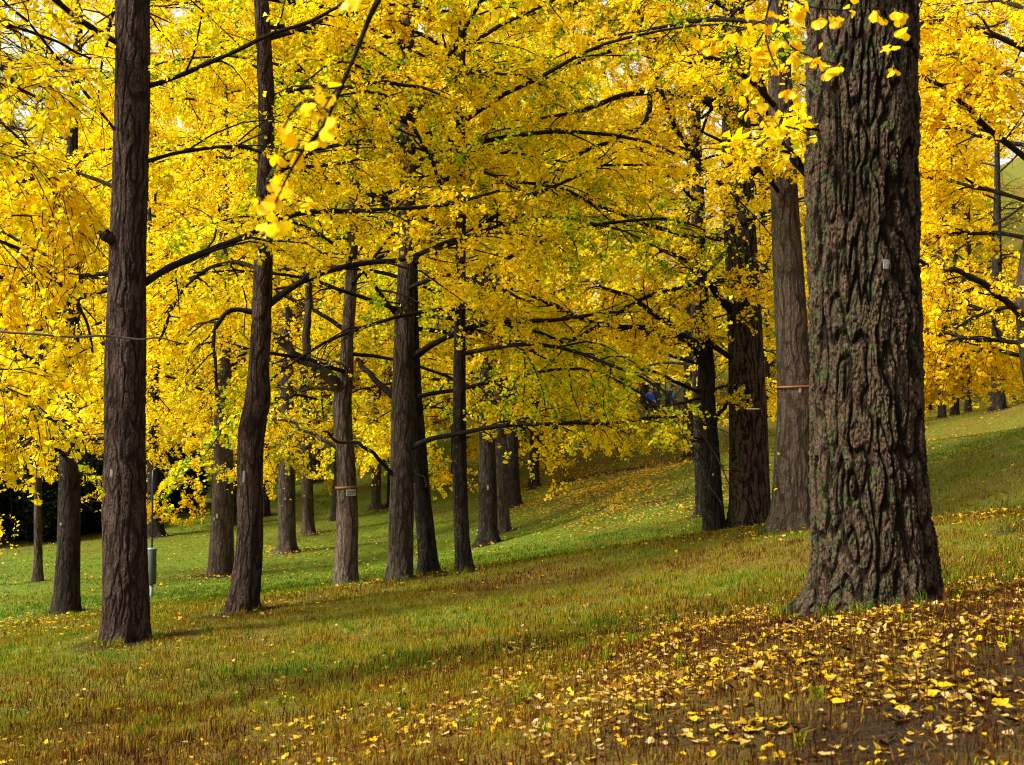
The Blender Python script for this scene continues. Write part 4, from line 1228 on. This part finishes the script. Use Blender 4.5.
# ------------------------------------------------------------------ ground sheet
print('ground')
gv = np.stack([GX, GY, GZ], -1).reshape(-1, 3)
gi = np.arange(nx * ny).reshape(ny, nx)
gq = np.stack([gi[:-1, :-1], gi[:-1, 1:], gi[1:, 1:], gi[1:, :-1]], -1).reshape(-1, 4)
dr = dryness(GX, GY); lt = litter(GX, GY); br = bareness(GX, GY)
gme = make_mesh('ground', gv, [gq], True, {'dry': ('POINT', dr), 'litter': ('POINT', np.clip(lt / 60, 0, 1)), 'bare': ('POINT', br)})
m, nt, nd, lk, out = new_mat('turf')
geo = nd.new('ShaderNodeNewGeometry')
pos = geo.outputs['Position']
nf = noise_tex(nd, lk, 38, 4, pos, .7); nm_ = noise_tex(nd, lk, 6, 4, pos, .6); nl = noise_tex(nd, lk, .9, 3, pos)
green = ramp(nd, [(.25, (.012, .020, .002)), (.5, (.078, .108, .006)), (.75, (.16, .18, .011))]); lk.new(math_node(nd, lk, 'ADD', math_node(nd, lk, 'MULTIPLY', nf, .6), math_node(nd, lk, 'MULTIPLY', nm_, .4)), green.inputs[0])
brown = ramp(nd, [(.25, (.014, .006, .002)), (.5, (.085, .055, .007)), (.75, (.20, .14, .015))]); lk.new(math_node(nd, lk, 'ADD', math_node(nd, lk, 'MULTIPLY', nf, .7), math_node(nd, lk, 'MULTIPLY', nm_, .3)), brown.inputs[0])
soil = ramp(nd, [(.3, (.006, .0036, .0014)), (.7, (.032, .019, .0065))]); lk.new(nf, soil.inputs[0])
dfac = math_node(nd, lk, 'ADD', attr_fac(nd, 'dry'), math_node(nd, lk, 'ADD', math_node(nd, lk, 'MULTIPLY', math_node(nd, lk, 'SUBTRACT', nm_, .5), 1.3), math_node(nd, lk, 'MULTIPLY', math_node(nd, lk, 'SUBTRACT', nl, .5), .8)), True)
col = mix_col(nd, lk, dfac, green.outputs[0], brown.outputs[0])
bf = math_node(nd, lk, 'ADD', attr_fac(nd, 'bare'), math_node(nd, lk, 'MULTIPLY', math_node(nd, lk, 'SUBTRACT', nf, .5), .9), True)
bfr = ramp(nd, [(.25, (0, 0, 0)), (.65, (1, 1, 1))]); lk.new(bf, bfr.inputs[0])
col = mix_col(nd, lk, bfr.outputs[0], col, soil.outputs[0])
bp = nd.new('ShaderNodeBump'); bp.inputs['Strength'].default_value = .7; bp.inputs['Distance'].default_value = .03
lk.new(nf, bp.inputs['Height'])
b = nd.new('ShaderNodeBsdfPrincipled'); b.inputs['Roughness'].default_value = .95; b.inputs['Specular IOR Level'].default_value = .1
lk.new(col, b.inputs['Base Color']); lk.new(bp.outputs[0], b.inputs['Normal']); lk.new(b.outputs[0], out.inputs[0])
g = link('ground', gme, m)
tag(g, 'sloping lawn of green and brown grass strewn with leaves', kind='structure')

# ------------------------------------------------------------------ grass
rg = R(404)


def scatter(n, y0, y1, margin=1.4):
    """n places spread evenly over the ground seen between y0 and y1"""
    y = np.sqrt(rg.uniform(y0 ** 2, y1 ** 2, n))
    x = rg.uniform(-1, 1, n) * (y * .455 + margin)
    return x, y


def blades(n, y0, y1, h, w, dens_floor=.25):
    x, y = scatter(n, y0, y1)
    b = bareness(x, y) * .85; dr_ = dryness(x, y)
    clump = perlin(x * 3.2, y * 3.2, 4.4) + .6 * perlin(x * 9, y * 9, 2.1)
    keep = rg.random(n) < np.clip(1.05 - b * 0.70, .35, 1) * np.clip(.75 + clump * .8, .15, 1)
    x, y, b, dr_, clump = x[keep], y[keep], b[keep], dr_[keep], clump[keep]
    n = len(x)
    z = ground_z(x, y)
    P = np.stack([x, y, z - .006], -1)
    hh = h * rg.uniform(.45, 1.25, n) * (1 + .55 * np.clip(clump, -.6, 1)) * (1 - .45 * b)
    az = rg.uniform(0, 6.283, n)
    lean = rg.uniform(.05, .85, n)
    ln = np.stack([np.cos(az), np.sin(az), np.zeros(n)], -1)
    sd = np.stack([-np.sin(az), np.cos(az), np.zeros(n)], -1) * (w * rg.uniform(.6, 1.3, n))[:, None]
    up = np.array([0, 0, 1.0])
    m1 = P + (up * .6 + ln * (lean * .30)[:, None]) * hh[:, None]
    tp = P + (up * (1 - .35 * lean[:, None]) + ln * lean[:, None]) * hh[:, None]
    V = np.stack([P - sd, P + sd, m1 + sd * .75, m1 - sd * .75, tp], 1)
    o = (np.arange(n) * 5)[:, None]
    t = np.clip(1.02 - dr_ * .85 + rg.normal(0, .24, n) - .35 * b + .34 * perlin(x * 4, y * 4, 7.7) + .25 * perlin(x * 11, y * 11, 2.7), 0, 1)
    return V.reshape(-1, 3), o + np.array([[0, 1, 2, 3]]), o + np.array([[3, 2, 4]]), t


BL = [blades(190000, 3.0, 8.0, .05, .0020), blades(170000, 8.0, 15.0, .052, .0030), blades(120000, 15.0, 28.0, .06, .006), blades(170000, 28, 55, .038, .011), blades(60000, 55, 82, .035, .028)]
# small tufts of longer grass and weeds
tx, ty = scatter(420, 3.2, 13.0)
kt = rg.random(420) < np.clip(1.1 - bareness(tx, ty), .25, 1); tx, ty = tx[kt], ty[kt]
for (bx, by, br) in TREE_BASES:
    if 5 < by < 27:
        a_ = rg.uniform(0, 6.283, 26); r_ = br * rg.uniform(1.2, 1.75, 26) + .02
        tx = np.r_[tx, bx + r_ * np.cos(a_)]; ty = np.r_[ty, by + r_ * np.sin(a_)]
x = np.repeat(tx, 16) + rg.normal(0, .022, len(tx) * 16); y = np.repeat(ty, 16) + rg.normal(0, .022, len(tx) * 16)
n = len(x); az = rg.uniform(0, 6.283, n)
P = np.stack([x, y, ground_z(x, y) - .005], -1); hh = (np.repeat(rg.uniform(.05, .12, len(tx)), 16) * rg.uniform(.6, 1.2, n))[:, None]
ln = np.stack([np.cos(az), np.sin(az), np.zeros(n)], -1); lean = rg.uniform(.1, .8, n)[:, None]
sd = np.stack([-np.sin(az), np.cos(az), np.zeros(n)], -1) * .0026
m1 = P + (np.array([0, 0, .6]) + ln * lean * .3) * hh; tp = P + (np.array([0, 0, 1.0]) * (1 - .4 * lean) + ln * lean) * hh
BL.append((np.stack([P - sd, P + sd, m1 + sd * .8, m1 - sd * .8, tp], 1).reshape(-1, 3), (np.arange(n) * 5)[:, None] + np.array([[0, 1, 2, 3]]),
           (np.arange(n) * 5)[:, None] + np.array([[3, 2, 4]]), np.clip(np.repeat(rg.normal(.82, .16, len(tx)), 16) + rg.normal(0, .08, n), 0, 1)))
# thatch: dead blades lying flat
x, y = scatter(60000, 3.0, 11.0)
n = len(x); az = rg.uniform(0, 6.283, n)
P = np.stack([x, y, ground_z(x, y) + rg.uniform(.002, .02, n)], -1)
dv = np.stack([np.cos(az), np.sin(az), rg.normal(.1, .25, n)], -1); hh = rg.uniform(.02, .07, n)[:, None]
sd = np.stack([-np.sin(az), np.cos(az), np.zeros(n)], -1) * rg.uniform(.0012, .003, n)[:, None]
BL.append((np.stack([P - sd, P + sd, P + dv * hh * .6 + sd * .8, P + dv * hh * .6 - sd * .8, P + dv * hh], 1).reshape(-1, 3),
           (np.arange(n) * 5)[:, None] + np.array([[0, 1, 2, 3]]), (np.arange(n) * 5)[:, None] + np.array([[3, 2, 4]]), np.clip(rg.normal(.20, .12, n), 0, 1)))
# upright dry stems of weeds close by
x, y = scatter(36000, 3.0, 12.0)
kk = (perlin(x * .8, y * .8, 12.5) + .5 * perlin(x * 2.1, y * 2.1, 3.7) > -.05 - .5 * sstep(0, 1.5, x) * sstep(6, 4.5, y)) & (rg.random(36000) < np.clip(1.2 - (y - 4) / 7, 0.1, 1))
x, y = x[kk], y[kk]; n = len(x)
P = np.stack([x, y, ground_z(x, y) - .01], -1); hh = rg.uniform(.04, .11, n)
dv = unit(np.stack([rg.normal(0, .18, n), rg.normal(0, .18, n), np.ones(n)], -1))
sd = np.stack([np.ones(n), rg.normal(0, .4, n), np.zeros(n)], -1) * .0022
BL.append((np.stack([P - sd, P + sd, P + dv * hh[:, None] * .6 + sd * .8, P + dv * hh[:, None] * .6 - sd * .8, P + dv * hh[:, None]], 1).reshape(-1, 3),
           (np.arange(n) * 5)[:, None] + np.array([[0, 1, 2, 3]]), (np.arange(n) * 5)[:, None] + np.array([[3, 2, 4]]), np.clip(rg.normal(.04, .05, n), 0, 1)))
V, Q, T3, TT, k = [], [], [], [], 0
for v, q, t3, t in BL:
    V.append(v); Q.append(q + k); T3.append(t3 + k); TT.append(t); k += len(v)
gm = make_mesh('grass', np.concatenate(V), [np.concatenate(Q), np.concatenate(T3)], False, {'tint': ('FACE', np.r_[np.concatenate(TT), np.concatenate(TT)])})
go = link('grass', gm, M_GRASS)
tag(go, 'short green and brown grass of the lawn', 'grass', kind='stuff')

# ------------------------------------------------------------------ fallen leaves
FAN = [(-.62, .52, 1), (-.47, .80, .6), (-.2, .95, .25), (0, .80, 0), (.2, .95, .25), (.47, .80, .6), (.62, .52, 1)]


def litter_verts(rngl, n, size, detail):
    az = rngl.uniform(0, 6.283, n); tl = rngl.normal(0, 1, (n, 2)) * np.where(rngl.random((n, 1)) < .12, .5, .16)
    nn = unit(np.stack([tl[:, 0], tl[:, 1], np.ones(n)], -1))
    d = unit(np.cross(nn, np.stack([np.cos(az), np.sin(az), np.zeros(n)], -1)))
    s = np.cross(d, nn)
    sz = (size * rngl.uniform(.6, 1.2, n))[:, None]
    cup = rngl.normal(.08, .22, n)[:, None]; wd_ = rngl.uniform(.45, 1.05, n)[:, None]; s = s * wd_; bend = rngl.normal(0, .18, n)[:, None]
    c = np.array([0, 0, 0.0]) - d * sz * .4
    if not detail:
        return np.stack([c, c + (s * -.6 + d * .7 + nn * cup) * sz, c + (d * .95 + nn * bend) * sz, c + (s * .6 + d * .7 + nn * cup) * sz], 1)
    vs = [c] + [c + (s * a + d * e + nn * (cup * w + bend * e)) * sz for a, e, w in FAN]
    pe = c - d * sz * .75 + nn * sz * rngl.uniform(-.05, .25, n)[:, None]
    wd = s * sz * .03
    return np.stack(vs + [pe - wd, pe + wd], 1)


def litter_faces(n, detail):
    if not detail: return np.arange(n * 4).reshape(n, 4)
    o = (np.arange(n) * 10)[:, None]
    return np.concatenate([o + np.array([[0, i + 1, i]]) for i in range(1, 7)] + [o + np.array([[8, 9, 0]])], 0)


def sample_litter(n, y0, y1, cap):
    x, y = scatter(n, y0, y1)
    area = .91 * .5 * (y1 ** 2 - y0 ** 2) + 2.8 * (y1 - y0)
    k = rg.random(n) < litter(x, y) / (n / area)
    x, y = x[k], y[k]
    return np.stack([x, y, ground_z(x, y) + rg.uniform(.004, .022, len(x))], -1)


def litter_tint(n):
    u = rg.random(n)
    return np.clip(np.where(u < .42, rg.normal(.15, .09, n), np.where(u < .76, rg.normal(.58, .13, n), rg.normal(.90, .08, n))), 0, 1)


near = sample_litter(260000, 2.8, 13.0, 1)
d0 = np.hypot(near[:, 0] - T_BIG[0], near[:, 1] - T_BIG[1]); near = near[d0 > .36]
far1 = sample_litter(60000, 13.0, 28.0, 1)
far2 = sample_litter(330000, 28.0, 72.0, 1)
px, py, zc = project(near)
vis = (px > 4) & (px < 1020) & (py > 4) & (py < 760)
order = np.argsort(np.where(vis, zc, 1e9))[:300]
solo = np.zeros(len(near), bool); solo[order] = True
kinds = []
for i in range(24):
    v = litter_verts(rg, 1, .041, True)[0]
    me = make_mesh('fallen_leaf', v, [litter_faces(1, True)], False, {'tint': ('FACE', np.full(7, litter_tint(1)[0]))})
    me.materials.append(M_LITTER); kinds.append(me)
for p in near[solo]:
    ob = link('fallen_leaf', kinds[rg.integers(24)])
    ob.location = Vector([float(c) for c in p]); ob.rotation_euler = (0, 0, rg.uniform(0, 6.28)); ob.scale = (rg.uniform(.8, 1.2),) * 3
    tag(ob, 'single fallen ginkgo leaf lying loose on the grass at the front', 'leaf', 'loose leaves at the front')
V, Fs, TT, k = [], [], [], 0
a = near[~solo]
v = litter_verts(rg, len(a), .039, True) + a[:, None]
V.append(v.reshape(-1, 3)); f1 = litter_faces(len(a), True); t1 = np.tile(litter_tint(len(a)), 7); k = len(V[0])
b1 = np.concatenate([far1, far2]); sz = np.where(b1[:, 1] < 28, .056, .088)
v = litter_verts(rg, len(b1), sz, False) + b1[:, None] + np.where(b1[:, 1] < 28, .022, .032)[:, None, None] * np.array([0, 0, 1.0])
V.append(v.reshape(-1, 3)); f2 = litter_faces(len(b1), False) + k; t2 = np.clip(rg.normal(.70, .17, len(b1)), 0, 1)
lm = make_mesh('fallen_leaves', np.concatenate(V), [f1, f2], False, {'tint': ('FACE', np.r_[t1, t2])})
lo = link('fallen_leaves', lm, M_LITTER)
tag(lo, 'yellow and tan ginkgo leaves scattered over the lawn', 'fallen leaves', kind='stuff')

# ------------------------------------------------------------------ light
SUN_EL, SUN_AZ = math.radians(44), math.radians(-112)   # azimuth clockwise from the view direction: behind the left shoulder
w = bpy.data.worlds.new('World'); sc.world = w; w.use_nodes = True
wn, wl = w.node_tree.nodes, w.node_tree.links
sky = wn.new('ShaderNodeTexSky'); sky.sky_type = 'NISHITA'; sky.sun_disc = False
sky.sun_elevation = SUN_EL; sky.sun_rotation = SUN_AZ; sky.dust_density = 4.0; sky.air_density = 1.0
hs = wn.new('ShaderNodeHueSaturation'); hs.inputs['Saturation'].default_value = .14; hs.inputs['Value'].default_value = 1.0
wl.new(sky.outputs[0], hs.inputs['Color'])
bg = wn['Background']; bg.inputs[1].default_value = .10
wl.new(hs.outputs[0], bg.inputs[0])
sl = bpy.data.lights.new('sun', 'SUN'); sl.energy = 2.8; sl.angle = math.radians(8); sl.color = (1, .95, .86)
so_ = bpy.data.objects.new('sun', sl); COL.objects.link(so_)
dirv = Vector((math.sin(SUN_AZ) * math.cos(SUN_EL), math.cos(SUN_AZ) * math.cos(SUN_EL), math.sin(SUN_EL)))
so_.rotation_euler = dirv.to_track_quat('Z', 'Y').to_euler()
so_.location = (0, 0, 40)

sc.view_settings.view_transform = 'Standard'; sc.view_settings.look = 'None'
sc.view_settings.exposure = 1.75; sc.view_settings.gamma = 1.0
cy = sc.cycles
cy.max_bounces = 5; cy.diffuse_bounces = 3; cy.transmission_bounces = 3; cy.glossy_bounces = 2
cy.caustics_reflective = False; cy.caustics_refractive = False
cy.use_denoising = True
cy.use_adaptive_sampling = True; cy.adaptive_threshold = .01
cy.filter_width = 1.1
